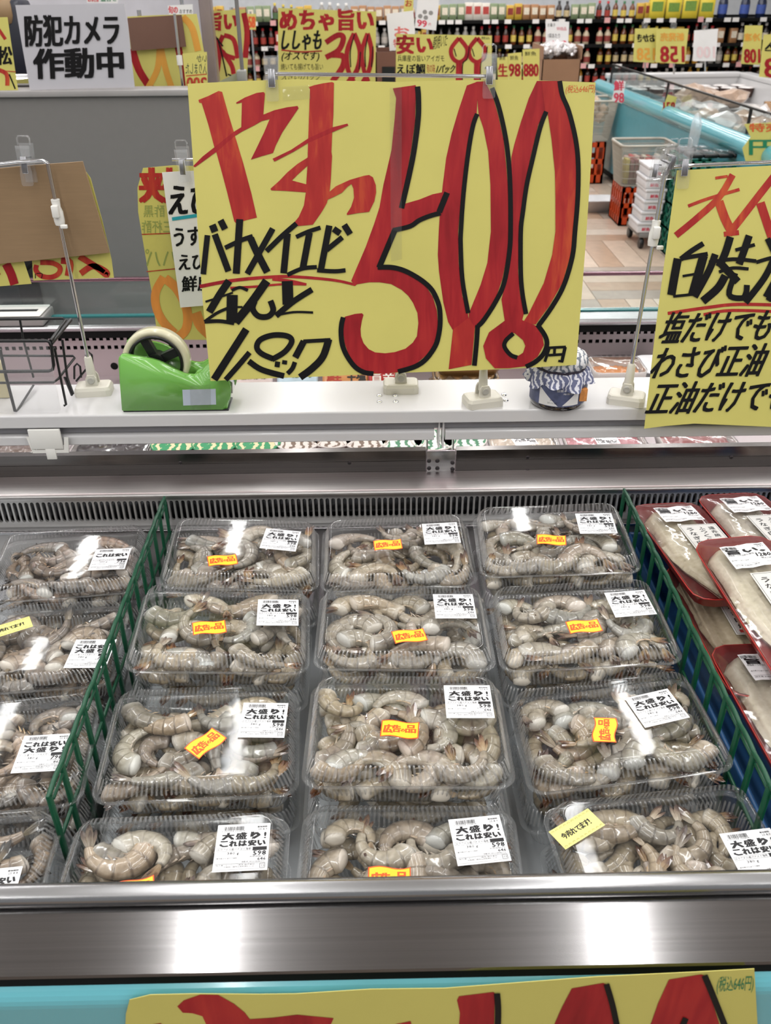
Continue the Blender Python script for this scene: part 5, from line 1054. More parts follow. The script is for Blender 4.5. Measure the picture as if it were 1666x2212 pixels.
t, w, h = carton(812, 112, 858, 200, 4.5, .3, '6d4a3c', 'brown carton with a dark stamp between the 300 and 99 posters', False)
mobj('stamp', MB().box((-w/2+.03, -.152, h-.14), (w/2-.01, -.1505, h-.06)).mesh('stamp', BPLAS), t)
t, w, h = carton(1168, 128, 1256, 190, 6.0, .4, '8d6a50', 'open brown carton heaped with clear wrapped sweets below the 298 card')
mb = MB(); rr = random.Random(5)
for i in range(170):
    a = (rr.uniform(-w/2+.02, w/2-.02), rr.uniform(-.17, .17)); r = rr.uniform(.014, .026); zz_ = h+.05*(1-(a[0]/(w/2))**2)+rr.uniform(-.02, .03)
    bm = bmesh.new(); bmesh.ops.create_icosphere(bm, subdivisions=1, radius=r)
    for v in bm.verts: v.co *= rr.uniform(.6, 1.3)
    mb.bm(bm, 0, Matrix.Translation((a[0], a[1], zz_)))
o = mobj('sweets_heap', mb.mesh('sweets_heap', mat('clear_wrapped_sweets', 'd9d4d4', .12, coat=.8, rnd=.0)), None, t.location); tag(o, 'heap of small clear wrapped sweets in the open brown carton', 'sweets', None, 'stuff')
# ================================================================== far shelves of sauces
YS = 10.8; gx0, gx1 = ony(470, 80, YS).x-.3, ony(1760, 80, YS).x
gz = [ony(1300, yy, YS).z for yy in (232, 184, 140, 96, 42)]
gon = thing('store_shelf', 'long black store shelf of bottled sauces along the far side', 'shelf', ((gx0+gx1)/2, YS+.2, 0)); g0 = V(gon.location)
def gp(name, mb, m): o = mb.obj(name, m, gon); o.matrix_parent_inverse = Matrix.Translation(-g0); return o
gp('back_panel', MB().box((gx0, YS+.40, 0), (gx1, YS+.43, gz[-1]+.02)), BLACK)
tagm = MB().box((-.035, -.004, -.02), (.035, 0, .02)).mesh('price_tag', PAPERW); tagr = MB().box((-.03, -.004, -.02), (.03, 0, .03)).mesh('price_tag', mat('pink_tag', 'd9a3a3', .5))
rr = random.Random(9)
for z in gz:
    gp('shelf_board', MB().box((gx0, YS, z-.02), (gx1, YS+.4, z)).box((gx0, YS-.012, z-.028), (gx1, YS, z+.004)), BLACK)
    xq = gx0+.1
    while xq < gx1-.1:
        o = mobj('price_tag', tagr if rr.random() < .12 else tagm, gon); o.matrix_parent_inverse = Matrix.Translation(-g0); o.location = (xq, YS-.013, z-.012); xq += rr.choice((.09, .14, .2, .3))
for xq in (gx0, (gx0+gx1)/2-.6, (gx0+gx1)/2+1.1, gx1): gp('upright', MB().box((xq-.015, YS+.36, 0), (xq+.015, YS+.40, gz[-1]+.1)), BLACK)
CAPS = [mat('cap_'+c, c, .35) for c in ('1d1b1c', 'c9b23a', 'b3282c', 'd8d6d2', '2f6b3d')]
def bottle(col, cap, lab, h, r, sq=False):
    mb = MB(); pr = [(r*.9, 0), (r, .006), (r, h*.58), (r*.85, h*.68), (r*.38, h*.82), (r*.36, h*.88)]
    mb.lathe(pr, 10, 0).lathe([(r*.46, h*.86), (r*.46, h), (r*.2, h+.001)], 10, 1).lathe([(r*1.02, h*.16), (r*1.02, h*.5)], 10, 2, cap=False)
    return mb.mesh('bottle', [mat('bottle_'+col, col, .15, coat=.5), CAPS[cap], mat('blab_'+lab, lab, .5, var=(80, .2))])
def packbox(col, lab, w, d, h):
    return MB().bbox((-w/2, -d/2, 0), (w/2, d/2, h), .004, 0, seg=1).box((-w*.36, -d/2-.0015, h*.35), (w*.36, -d/2, h*.8), 1).mesh('carton_pack', [mat('pk_'+col, col, .45), mat('blab_'+lab, lab, .5, var=(80, .2))])
BOT = [bottle(*a) for a in (('2a1710', 0, 'c8b48a', .185, .032), ('3a2014', 2, 'a33a2f', .18, .030), ('b5822f', 1, 'e0d7c6', .175, .033), ('1f1512', 3, 'd6cdb8', .19, .034), ('4b2a16', 1, '4f6b46', .17, .031), ('c9b79a', 2, '8d3b33', .165, .036), ('6d3a1c', 4, 'd9c05a', .18, .03), ('8f8a83', 3, 'b8b0a8', .17, .035))]
BOXS = [packbox(*a) for a in (('b3282c', 'e6dccb', .085, .06, .16), ('c9a33a', '8a2f26', .08, .06, .15), ('d9d2c6', 'b3403a', .09, .06, .165), ('a7784f', 'e2d8c4', .08, .06, .14), ('7f8f6a', 'e2d8c4', .08, .06, .15))]
TOPS = [bottle('1b2440', 0, '3f56a0', .27, .05), packbox('d8c23a', '6d8f3a', .16, .09, .2), packbox('3f78a8', 'dfe6ea', .17, .1, .19), packbox('d9d4d0', 'c23a3a', .15, .1, .24), packbox('c8402f', 'ead9a8', .15, .1, .24), bottle('8d5a2c', 2, 'd8d0c0', .24, .045)]
SHN = ['bottom tier', 'fourth tier down', 'third tier down', 'second tier down', 'top tier']
cnt = 0
for ti, z in enumerate(gz):
    if ti == 0: continue
    xq = gx0+.08; run = 0; cur = None
    lo_x = ony(520, 90, YS).x
    while xq < gx1-.06:
        if run <= 0:
            run = rr.choice((2, 3, 3, 4)); pool = BOT if rr.random() < (.85 if ti < 4 else .55) else BOXS
            if ti == 4 and xq > ony(1395, 30, YS).x: pool = TOPS
            cur = rr.choice(pool)
        big_ = cur in TOPS; wd = .088 if not big_ else .18
        isb = cur.name.startswith('bottle')
        o = mobj('sauce_bottle' if isb else 'boxed_seasoning', cur, None, (xq, YS+.07+rr.uniform(-.01, .02), z)); o.rotation_euler = (0, 0, rr.uniform(-.15, .15)); s_ = rr.uniform(.92, 1.06); o.scale = (1, 1, s_)
        tag(o, ('bottle of sauce standing on the %s of the far shelf' if isb else 'boxed seasoning standing on the %s of the far shelf') % SHN[ti], 'bottle' if isb else 'box', 'goods on the %s of the far shelf' % SHN[ti]); cnt += 1
        xq += wd; run -= 1
        if rr.random() < .03: xq += .06
# ================================================================== teal chest freezer in the aisle
A2 = onz(1290, 180, .68); B2 = onz(1666, 330, .68)
dv = (B2-A2); dv.z = 0; dv.normalize(); rv_ = V((-dv.y, dv.x, 0)); rv_ = rv_ if rv_.x > 0 else -rv_
fz = thing('chest_freezer', 'long teal open chest freezer in the aisle on the right', 'freezer', (A2.x, A2.y, 0))
LF = 4.6; WF = 1.25
MF = Matrix(((rv_.x, dv.x, 0, 0), (rv_.y, dv.y, 0, 0), (0, 0, 1, 0), (0, 0, 0, 1)))   # local x across, y towards the camera
fz.rotation_euler = MF.to_euler() if MF.determinant() > 0 else (0, 0, 0)
def fpart(name, mb, m, par=None):
    mb.v = [tuple(MF @ V(v)) for v in mb.v] if MF.determinant() < 0 else mb.v; return mobj(name, mb.mesh(name, m), par or fz)
TEALF = mat('freezer_teal', '4f97a5', .3, coat=.3)
fpart('side_panel', MB().box((0, 0, .08), (.05, LF, .64)), TEALF)
fpart('end_panel', MB().box((0, 0, .08), (WF, .05, .66)), TEALF)
fpart('plinth', MB().box((.06, .06, 0), (WF-.06, LF, .08)), BLACK)
fpart('bumper', MB().tube([(.03, -.03, .655), (.03, LF, .655)], .055, 18), TEAL)
fpart('inner_side', MB().box((.07, .05, .40), (.11, LF, .685)), WHITE); fpart('inner_end', MB().box((.07, .05, .40), (WF, .09, .72)), WHITE)
fpart('top_frame', MB().bbox((.06, .0, .72), (WF+.05, .10, .76), .008).bbox((WF-.05, 0, .72), (WF+.05, LF, .76), .008), WHITE)
fpart('well_floor', MB().box((.07, .05, .50), (WF, LF, .56)), mat('freezer_floor', 'c8c5c4', .5)); fpart('far_side', MB().box((WF-.05, .05, .1), (WF, LF, .72)), WHITE)
g_ = fpart('glass_guard', MB().box((.085, .1, .685), (.091, LF, .83)), GLASS); fpart('glass_trim', MB().bbox((.08, .1, .826), (.096, LF, .838), .002), BPLAS, g_)
for yy in (.1, 1.5, 2.9): fpart('guard_post', MB().box((.08, yy, .685), (.096, yy+.012, .83)), BPLAS)
FP = lambda x, y, z: V((A2.x, A2.y, 0))+(MF @ V((x, y, z)))
rr = random.Random(12)
cupm = MB().lathe([(.05, 0), (.065, .07), (.068, .072)], 14, 0).lathe([(.066, .072), (.05, .08), (.0, .081)], 14, 1, cap=False).mesh('frozen_cup', [mat('cup_brown', '4a2f26', .35), mat('cup_film', 'cfc9c6', .2)])
for i in range(7):
    for j in range(2):
        o = mobj('frozen_cup', cupm, None, FP(.25+.15*i, .22+.17*j, .60)); tag(o, 'small brown frozen dessert cup in the far end of the chest freezer', 'cup', 'dessert cups in the freezer')
mobj('cup_deck', MB().box((.1, .1, .40), (1.2, .55, .598)).mesh('cup_deck', WHITE), fz)
def lump(name, label, cat, c, sx, sy, sz, m, grp, seed, sub=2):
    bm = bmesh.new(); bmesh.ops.create_icosphere(bm, subdivisions=sub, radius=1); r3 = random.Random(seed)
    for v in bm.verts:
        n = mnoise.noise(v.co*1.6+V((seed*3.1, 0, 0)))*.35+mnoise.noise(v.co*4+V((0, seed, 0)))*.18
        v.co = V((v.co.x*sx, v.co.y*sy, v.co.z*sz))*(1+n)
    zmin = min(v.co.z for v in bm.verts)
    for v in bm.verts: v.co.z -= zmin
    o = MB().bm(bm, 0, None, False).obj(name, m, None, c); tag(o, label, cat, grp); return o
bagm = mat('frozen_bag_film', 'c9c4c2', .25, coat=.6, var=(30, .15)); bagm2 = mat('frozen_bag_tan', 'b59a86', .3, coat=.5, var=(30, .2))
for i in range(26):
    u, v = rr.uniform(.2, 1.1), rr.uniform(.7, 4.0)
    lump('frozen_food_bag', 'crinkled bag of frozen food heaped in the chest freezer', 'bag', FP(u, v, .56+rr.uniform(0, .06)), .13, .11, .07, bagm if rr.random() < .65 else bagm2, 'frozen food bags in the chest freezer', i)
for i, (u, v) in enumerate(((.75, 2.2), (1.0, 2.9), (.6, 3.3))):
    q = FP(u, v, .562); t = thing('open_carton', ['open tan carton in the middle of the chest freezer', 'open tan carton towards the right edge in the freezer', 'nearest open tan carton in the chest freezer'][i], 'box', q)
    mc = mat('freezer_card', 'b08a66', .8); mb = MB()
    for a, c in (((-.2, -.15, 0), (-.19, .15, .2)), ((.19, -.15, 0), (.2, .15, .2)), ((-.2, -.15, 0), (.2, -.14, .2)), ((-.2, .14, 0), (.2, .15, .2)), ((-.2, -.15, 0), (.2, .15, .01))): mb.box(a, c)
    mobj('carton_body', mb.mesh('carton_body', mc), t); mobj('flap', MB().box((-.2, -.24, .2), (.2, -.15, .206)).mesh('flap', mc), t)
# tags hanging on the freezer bumper, cards over it
def hang(px, y, m, label, txt, ik, flip=False, nm='price_card', pole=None):
    b = board(nm, px, y, m, label, cat='price card'); q_ = ink(y); xs_ = [a for a, _ in px]; ys_ = [c for _, c in px]
    x0, x1, y0, y1 = min(xs_), max(xs_), min(ys_), max(ys_)
    for tx, fy0, fy1, mi in txt: q_.text(tx, x0+(x1-x0)*.16, y0+(y1-y0)*fy0, x0+(x1-x0)*.86, y0+(y1-y0)*fy1, mi, .04, 0, 0, .002, flip)
    q_.obj('lettering', ik, b)
    if pole:
        a = ony(pole, y0-3, y+.01); c = ony(pole+1, y1+22, y+.01); t = thing('poster_pole', 'thin pole behind the '+label[:40].rsplit(' ', 1)[0], 'pole', c); mobj('shaft', MB().tube([V((0, 0, 0)), a-c], .006, 6).mesh('shaft', CHROME), t); mobj('grip', MB().bbox((-.02, -.012, 0), (.02, .012, .05), .004).mesh('grip', ACRYL), t).location = a-c-V((0, 0, .02))
PINKK = mat('pink_red_ink', 'cf3f55', .5)
hang([(1332, 172), (1352, 176), (1344, 224), (1322, 216)], onz(1337, 205, .69).y-.07, PAPERW, 'white tag with red figures hanging at the far freezer corner', [('鮮', .05, .45, 0), ('98', .55, .95, 0)], PINKK)
hang([(1443, 204), (1463, 210), (1452, 252), (1428, 244)], onz(1445, 232, .69).y-.07, PAPER, 'yellow tag with red figures hanging on the teal freezer bumper', [('158', .35, .8, 0)], INKR)
hang([(1372, 62), (1422, 60), (1414, 136), (1368, 133)], 7.4, PAPER, 'yellow card with faded 158 left of a matching card', [('おかき', .18, .4, 1), ('158', .58, .92, 0)], [mat('faded_orange_ink', 'd79a3c', .5), INKK], True, pole=1393)
hang([(1418, 62), (1488, 62), (1480, 138), (1416, 135)], 7.35, PAPER, 'yellow card with bold mirrored 158 above the freezer', [('新発売', .12, .35, 1), ('158', .5, .95, 0)], [INKR, mat('faded_orange_ink', 'd79a3c', .5)], True, pole=1455)
hang([(1500, 66), (1552, 62), (1546, 132), (1497, 132)], 7.3, PAPERW, 'blank looking white card above the freezer', [('100', .55, .9, 0)], mat('ghost_pink_ink', 'e0c8c8', .6), True, pole=1523)
hang([(1610, 55), (1648, 55), (1642, 140), (1601, 138)], 6.6, PAPER, 'yellow card with mirrored 108 at the right edge above the freezer', [('108', .6, .95, 0), ('冷凍', .2, .4, 1)], [INKR, mat('faded_orange_ink', 'd79a3c', .5)], True)
hang([(1650, 75), (1720, 70), (1710, 172), (1640, 166)], 6.2, PAPER, 'yellow card cut off by the right edge of the view above the freezer', [('88', .55, .95, 0), ('税込', .2, .4, 1)], [INKR, INKK], True, pole=1690)
hang([(1608, 268), (1700, 262), (1700, 350), (1612, 352), (1604, 320), (1622, 296)], onz(1650, 318, .69).y-.06, PAPER, 'yellow card curling over the near freezer bumper', [('円', .45, .8, 1), ('特売', .05, .25, 0)], [mat('orange_pen_ink', 'cf5a2a', .5), INKG], pole=1652)
c0 = onp(1493, 300, V((0, 5.6, 0)), V((0, 1, 0))); o = lump('plastic_bag', 'limp translucent plastic bag hanging on the teal freezer side', 'bag', V((c0.x, 5.55, c0.z-.12)), .035, .03, .13, clear('bag_film', (.95, .96, .98), .15, 1.2, .05, (30, .6), .25), None, 41)
# ================================================================== baskets, crates and boxes in the aisle
def basket(cx, cy, z, w, d, h, label, col='b9b4a8'):
    t = thing('shopping_basket', label, 'basket', (cx, cy, z)); m = mat('basket_grey', col, .5)
    def P(f, k): s_ = .80+.20*k; return [V((x*s_, y*s_, h*k)) for x, y, _, _ in rrect(w/2, d/2, .03, f)]
    mb = MB(); mb.tube(P(40, 1.0), .009, 6, closed=True); mobj('rim', mb.mesh('rim', m), t)
    mb = MB(); lo_, hi_ = P(120, .02), P(120, .98)
    for a, c in zip(lo_, hi_): mb.tube([a, c], .0022, 4, caps=False)
    for kk in (.02, .2, .38, .56, .74, .88): mb.tube(P(40, kk), .0024, 4, closed=True)
    mobj('lattice_wall', mb.mesh('lattice_wall', m), t); mobj('basket_floor', MB().prism([(v.x, v.y) for v in P(40, .02)], .006).mesh('basket_floor', m), t)
    return t
def crate(cx, cy, z, w, d, h, col, label, nm='plastic_crate'):
    t = thing(nm, label, 'crate', (cx, cy, z)); m = mat('crate_'+col, col, .4, var=(6, .08)); th = .012
    for sx, sy in ((0, -1), (0, 1), (-1, 0), (1, 0)):
        L_ = w if sy else d; mb = MB(); M_ = Matrix.Translation((sx*(w/2-th/2), sy*(d/2-th/2), 0)) @ Matrix.Rotation(0 if sy else math.pi/2, 4, 'Z')
        mb.box((-L_/2, -th/2, 0), (L_/2, th/2, h*.22), M=M_).box((-L_/2, -th/2, h*.48), (L_/2, th/2, h*.6), M=M_).box((-L_/2, -th/2, h*.88), (L_/2, th/2, h), M=M_)
        for i in range(6): x = -L_/2+(L_-.02)*i/5; mb.box((x, -th/2, 0), (x+.02, th/2, h), M=M_)
        mobj('crate_side', mb.mesh('crate_side', m), t)
    mobj('crate_floor', MB().box((-w/2, -d/2, 0), (w/2, d/2, .01)).mesh('crate_floor', m), t); return t
crate(1.845, 6.33, 0, .29, .30, .25, 'cf4a1c', 'orange crate carrying the nearer grey basket')
basket(1.845, 6.33, .255, .37, .32, .26, 'nearer grey basket of boxed goods beside the freezer')
BC = [mat('bxg_'+c, c, .5) for c in ('c9b85a', 'c23a3f', 'd3b3a8', '7d3540', 'd8cdb8')]
for i in range(9):
    for j in range(2):
        o = MB().bbox((-.012, -.05, 0), (.012, .05, .13+.03*rr.random()), .002, seg=1).obj('boxed_snack', BC[rr.randrange(5)], None, (1.725+.030*i, 6.27+.11*j, .27)); tag(o, 'slim boxed snack standing in the nearer grey basket', 'box', 'snacks in the nearer basket')
crate(1.76, 7.75, 0, .30, .30, .32, 'cf4a1c', 'orange crate carrying the farther grey basket')
basket(1.76, 7.75, .325, .42, .34, .30, 'farther grey basket of wrapped goods beside the freezer')
for i in range(8): lump('wrapped_snack', 'shiny wrapped snack in the farther grey basket', 'snack', V((1.64+.035*i, 7.68+.05*(i % 2), .45+.05*(i % 3))), .05, .05, .05, mat('shiny_wrap', 'bda38a', .15, coat=.6, var=(40, .3)), 'snacks in the farther basket', 60+i, 1)
fx = ony(1396, 500, 5.62)
t = thing('dolly', 'low grey dolly under the stacked white foam boxes', 'dolly', (fx.x+.07, 5.70, 0)); mobj('deck', MB().bbox((-.12, -.12, .07), (.2, .2, .10), .005).mesh('deck', mat('dolly_grey', '7d7a78', .4)), t)
for sx, sy in ((-.1, -.1), (.17, -.1), (-.1, .17), (.17, .17)): mobj('wheel', MB().lathe([(.03, -.012), (.034, 0), (.03, .012)], 14, M=Matrix.Translation((sx, sy, .035)) @ Matrix.Rotation(math.radians(90), 4, 'Y')).mesh('wheel', BPLAS), t)
FOAM = mat('white_foam', 'd9d8da', .7, var=(40, .03))
for i in range(6):
    zb = .102+.066*i; dx = (-.014, .0, .006, .010, .0, .008)[i]
    t = thing('foam_box', '%s white foam box of the stack left of the right poster' % ('lowest', 'second', 'third', 'fourth', 'fifth', 'topmost')[i], 'box', (fx.x+.02+dx, 5.68, zb), 'stack of white foam boxes')
    mobj('box_body', MB().bbox((-.075, -.1, 0), (.045, .12, .046), .004).mesh('box_body', FOAM), t); mobj('box_lid', MB().bbox((-.081, -.106, .047), (.051, .126, .064), .004).mesh('box_lid', FOAM), t)
    fl_ = Flat(); fl_.text('鮮魚', -45, 12, 20, 50, .04, 0); o = mobj('box_print', fl_.mb.mesh('box_print', PINKK), t); o.location = (-.002, -.1005, 0); o.rotation_euler = (math.radians(90), 0, 0)
for i in range(4): crate(fx.x+.245, 5.45, .002+.145*i, .32, .42, .14, '1c6b55', '%s dark green crate behind the right poster' % ('lowest', 'second', 'third', 'topmost')[i])
for i in range(6):
    q = V((fx.x+.13+.085*(i % 4), 5.36+.16*(i//4), .585)); t = thing('black_food_tray', 'clear lidded black food tray on the topmost green crate', 'food tray', q, 'black trays on the green crates')
    mobj('tray_base', MB().bbox((-.04, -.06, 0), (.04, .06, .022), .006).mesh('tray_base', BPLAS), t); mobj('tray_lid', MB().bbox((-.04, -.06, .023), (.04, .06, .04), .006).mesh('tray_lid', LID), t)
q = onz(1288, 455, 0); t = thing('foam_tray', 'small white foam tray lying on the floor beside the 500 poster', 'tray', q)
rg = [[V((x, y, z)) for x, y, _, _ in rrect(a, b_, .03, 28)] for a, b_, z in ((.08, .06, 0.001), (.12, .10, .09), (.128, .108, .09), (.128, .108, .084), (.115, .095, .084), (.075, .055, .01))]
mobj('tray_shell', MB().loops(rg, capa=True, capb=True).mesh('tray_shell', FOAM), t)
mobj('tray_foot', MB().loops([[V((x, y, z)) for x, y, _, _ in rrect(.06, .04, .02, 20)] for z in (0, .004)], capa=True, capb=True).mesh('tray_foot', FOAM), t)
# ================================================================== red trays of grilled eel
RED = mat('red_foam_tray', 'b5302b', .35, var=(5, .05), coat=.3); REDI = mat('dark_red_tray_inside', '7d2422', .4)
EELM = attr_mat('pale_grilled_eel', [(0.0, '4f4a46'), (0.3, '8f8472'), (0.55, 'c3b79d'), (1.0, 'd9cfb9')], .4, .06, .4)
def eel_mesh(seed):
    r = random.Random(seed); nu, ns = 18, 34; vs = []; cols = []; fs = []
    for s in range(ns):
        t = s/(ns-1); hw = .043*(1-.05*math.sin(t*9))*(1-.72*max(0, t-.25)**1.35)*(.72+.28*min(1, t/.06)); yc = .118-.236*t; xc = .012*t*t+.003*math.sin(t*7)
        for u in range(nu):
            a = -1+2*u/(nu-1); zz = .013*(1-abs(a)**2.6)+.0022*math.cos(a*9+2*t)-.003*math.exp(-((a+.1)/.08)**2)*(1-t); zz += .0012*mnoise.noise(V((a*4, t*16, seed)))
            vs.append((xc+a*hw+.0015*mnoise.noise(V((t*14, a*2, seed+5))), yc, .004+zz)); skin = max(0, a-.25)*1.6 if t > .45 else 0
            gro = .55*math.exp(-((a+.1)/.07)**2); cols.append((.74-skin*1.0-gro*.8+.30*mnoise.noise(V((a*6, t*20, seed)))-.35*max(0, abs(a)-.8)*5*.4+.15*mnoise.noise(V((a*16, t*9, seed))), 0.05, .12*skin))
    for s in range(ns-1):
        for u in range(nu-1): i = s*nu+u; fs.append((i, i+nu, i+nu+1, i+1))
    n0 = len(vs); vs += [(x, y, .003) for x, y, z in vs]; cols += cols
    for s in range(ns-1): 
        for u in (0, nu-1): i = s*nu+u; fs.append((i, i+nu, n0+i+nu, n0+i))
    for u in range(nu-1): fs.append((u, u+1, n0+u+1, n0+u)); k_ = (ns-1)*nu+u; fs.append((k_, k_+1, n0+k_+1, n0+k_))
    mb = MB().add(vs, fs, 0, True); me = mb.mesh('grilled_eel', EELM); set_shade(me, cols); return me
rt = [[V((x, y, z)) for x, y, _, _ in rrect(a, b_, rr_, 48)] for a, b_, rr_, z in ((.040, .118, .02, 0), (.046, .126, .022, .004), (.052, .134, .024, .022), (.0545, .1365, .025, .0235), (.0545, .1365, .025, .0215))]
tray_out = MB().loops(rt, capa=True).mesh('tray', RED)
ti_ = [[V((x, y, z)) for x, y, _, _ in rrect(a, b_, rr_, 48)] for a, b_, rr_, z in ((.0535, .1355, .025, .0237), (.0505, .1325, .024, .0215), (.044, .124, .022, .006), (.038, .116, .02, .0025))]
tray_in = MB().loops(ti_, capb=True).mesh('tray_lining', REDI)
fm = MB(); nu, ns = 14, 26; vs = []
for s in range(ns):
    for u in range(nu):
        x = -.053+.106*u/(nu-1); y = -.1345+.269*s/(ns-1); e = min(1, min(.053-abs(x), .1345-abs(y))/.02); vs.append((x, y, .0238+.0035*e+.0012*e*mnoise.noise(V((x*60, y*40, 1)))))
fm.add(vs, [(s*nu+u, s*nu+u+1, (s+1)*nu+u+1, (s+1)*nu+u) for s in range(ns-1) for u in range(nu-1)], 0, True); film_me = fm.mesh('film', FILM)
lab_e = MB(); vs = []
for s in range(7):
    for u in range(9): x = -.031+.062*u/8; y = -.0235+.047*s/6; vs.append((x, y, .0009*math.sin(x*190)+.0004*math.sin(y*160)))
lab_e.add(vs, [(s*9+u, s*9+u+1, (s+1)*9+u+1, (s+1)*9+u) for s in range(6) for u in range(8)], 0, True); lab_e = lab_e.mesh('price_label', LABM)
pe = LPR['eel'].copy()
for v in pe.vertices: v.co.x *= 1.2; v.co.y *= 1.08; v.co.y -= .0035; v.co.z = .0009*math.sin(v.co.x*190)+.0004*math.sin(v.co.y*160)+.0005
nl = Flat(); nl.frame(-27, -40, 27, 40, .5)
for i, c in enumerate('うなぎ白焼'): nl.text(c, -20, 22-13*i, 10, 10, .02)
for i, c in enumerate('ふっくら炭火'): nl.text(c, -2, 24-11*i, 9, 9, .01)
for i, c in enumerate('遠赤焼'): nl.text(c, 13, 24-11*i, 9, 9, .01)
nl.rect(-22, -38, -14, -32, 1); nl.text('国内加工', -10, -37, 4, 30, .0)
nl_me = nl.mb.mesh('label_print', [LABK, mat('label_red_seal', 'b8403c', .5)]); nlab = MB().box((-.029, -.042, -.0001), (.029, .042, .0001)).mesh('name_label', mat('name_label_paper', 'd9d7d2', .5))
def eel_tray(x, y, z, yaw, rx, ry, seed, label, show=True):
    t = thing('eel_tray', label, 'food tray', group='red trays of eel'); t.matrix_world = Matrix.Translation((x, y, z)) @ Matrix.Rotation(math.radians(yaw), 4, 'Z') @ Matrix.Rotation(math.radians(rx), 4, 'X') @ Matrix.Rotation(math.radians(ry), 4, 'Y')
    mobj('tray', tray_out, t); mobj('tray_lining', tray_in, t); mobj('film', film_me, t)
    o = mobj('price_label', lab_e, t, (.006, .088, .0300)); o.rotation_euler = (0, 0, math.radians(4)); mobj('label_print', pe, o)
    o = mobj('name_label', nlab, t, (.020, .012, .0290)); mobj('label_print', nl_me, o)
    e = mobj('grilled_eel', eel_mesh(seed)); e.matrix_world = t.matrix_world @ Matrix.Translation((0, 0, .003)); tag(e, label.replace('red tray', 'pale grilled eel fillet in the red tray')[:110], 'eel', 'eel fillets')
    return t
eel_tray(.460, 1.042, .772, 3.5, -4, 0, 2, 'red tray at the back nearest the right divider')
eel_tray(.566, 1.055, .778, 4.0, -3, 0, 3, 'red tray at the back second from the right divider')
eel_tray(.494, .865, .806, 4.8, 4, -2, 4, 'red tray resting on top of the others')
eel_tray(.690, 1.070, .772, 3.0, -3, 0, 5, 'red tray at the back cut by the right edge')
eel_tray(.472, .715, .752, 2.0, 0, 0, 6, 'red tray in front nearest the right divider')
eel_tray(.590, .760, .752, 2.0, 0, 0, 7, 'red tray in front at the right edge')
eel_tray(.470, .905, .742, 1.0, 0, 0, 8, 'red tray lying under the back trays by the divider')
bc = thing('blue_bin', 'shallow blue plastic bin under the red eel trays', 'bin', (.56, .86, .602)); bm_ = mat('blue_bin_plastic', '24507e', .35)
for nme, a, c in (('bin_floor', (-.155, -.37, 0), (.30, .33, .006)), ('bin_wall', (-.155, -.37, 0), (-.149, .33, .125)), ('bin_wall', (.294, -.37, 0), (.30, .33, .125)), ('bin_wall', (-.155, .324, 0), (.30, .33, .125)), ('bin_wall', (-.155, -.37, 0), (.30, -.364, .125))): mobj(nme, MB().bbox(a, c, .002, seg=1).mesh(nme, bm_), bc)
# ================================================================== goods in the rear well
cl = mat('cup_clear_body', '8f8a80', .2, coat=.5, var=(40, .25))
def lidmat(name, a, b_, sc): return wav(name, a, b_, sc*.75)
LIDS = {'green': (lidmat('lid_green_print', '2f8a5a', 'd8c9a0', 26), 'green_rim', '2c8a58'), 'brown': (lidmat('lid_brown_print', 'd3cbc4', '6d5a4c', 30), 'white_rim', 'd6d2cc'), 'leaf': (lidmat('lid_leaf_print', 'd6d9d4', '3f7a58', 30), 'white_rim', 'd6d2cc')}
def cup(kind, x, y, label):
    lm, rn, rc_ = LIDS[kind]; t = thing('seafood_cup', label, 'cup', (x, y, .722), 'round cups in the rear well')
    mobj('cup_body', MB().lathe([(.030, 0), (.036, .004), (.039, .044), (.041, .046)], 28).mesh('cup_body', cl), t)
    mobj('cup_lid', MB().lathe([(.042, .044), (.0425, .0475), (.041, .050), (.039, .0496), (.037, .0488), (0, .0488)], 28, cap=False).mesh('cup_lid', lm), t)
    mobj('lid_rim', MB().tube([(.042*math.cos(a), .042*math.sin(a), .049) for a in [2*math.pi*i/32 for i in range(32)]], .0016, 6, closed=True).mesh('lid_rim', mat(rn, rc_, .3)), t)
NTH = ('leftmost', 'second', 'third')
for i, px in enumerate((358, 450, 545)): q = onz(px, 975, .79); cup('green', q.x, 1.44, '%s green printed round cup seen under the shelf' % NTH[i])
for i, px in enumerate((636, 715, 790)): q = onz(px, 975, .79); cup('brown', q.x, 1.445+.01*(i % 2), '%s white and brown printed round cup under the shelf' % NTH[i])
for i, px in enumerate((872, 945, 1012)): q = onz(px, 975, .79); cup('leaf', q.x, 1.44, '%s leaf printed round cup beside the joint bracket' % NTH[i])
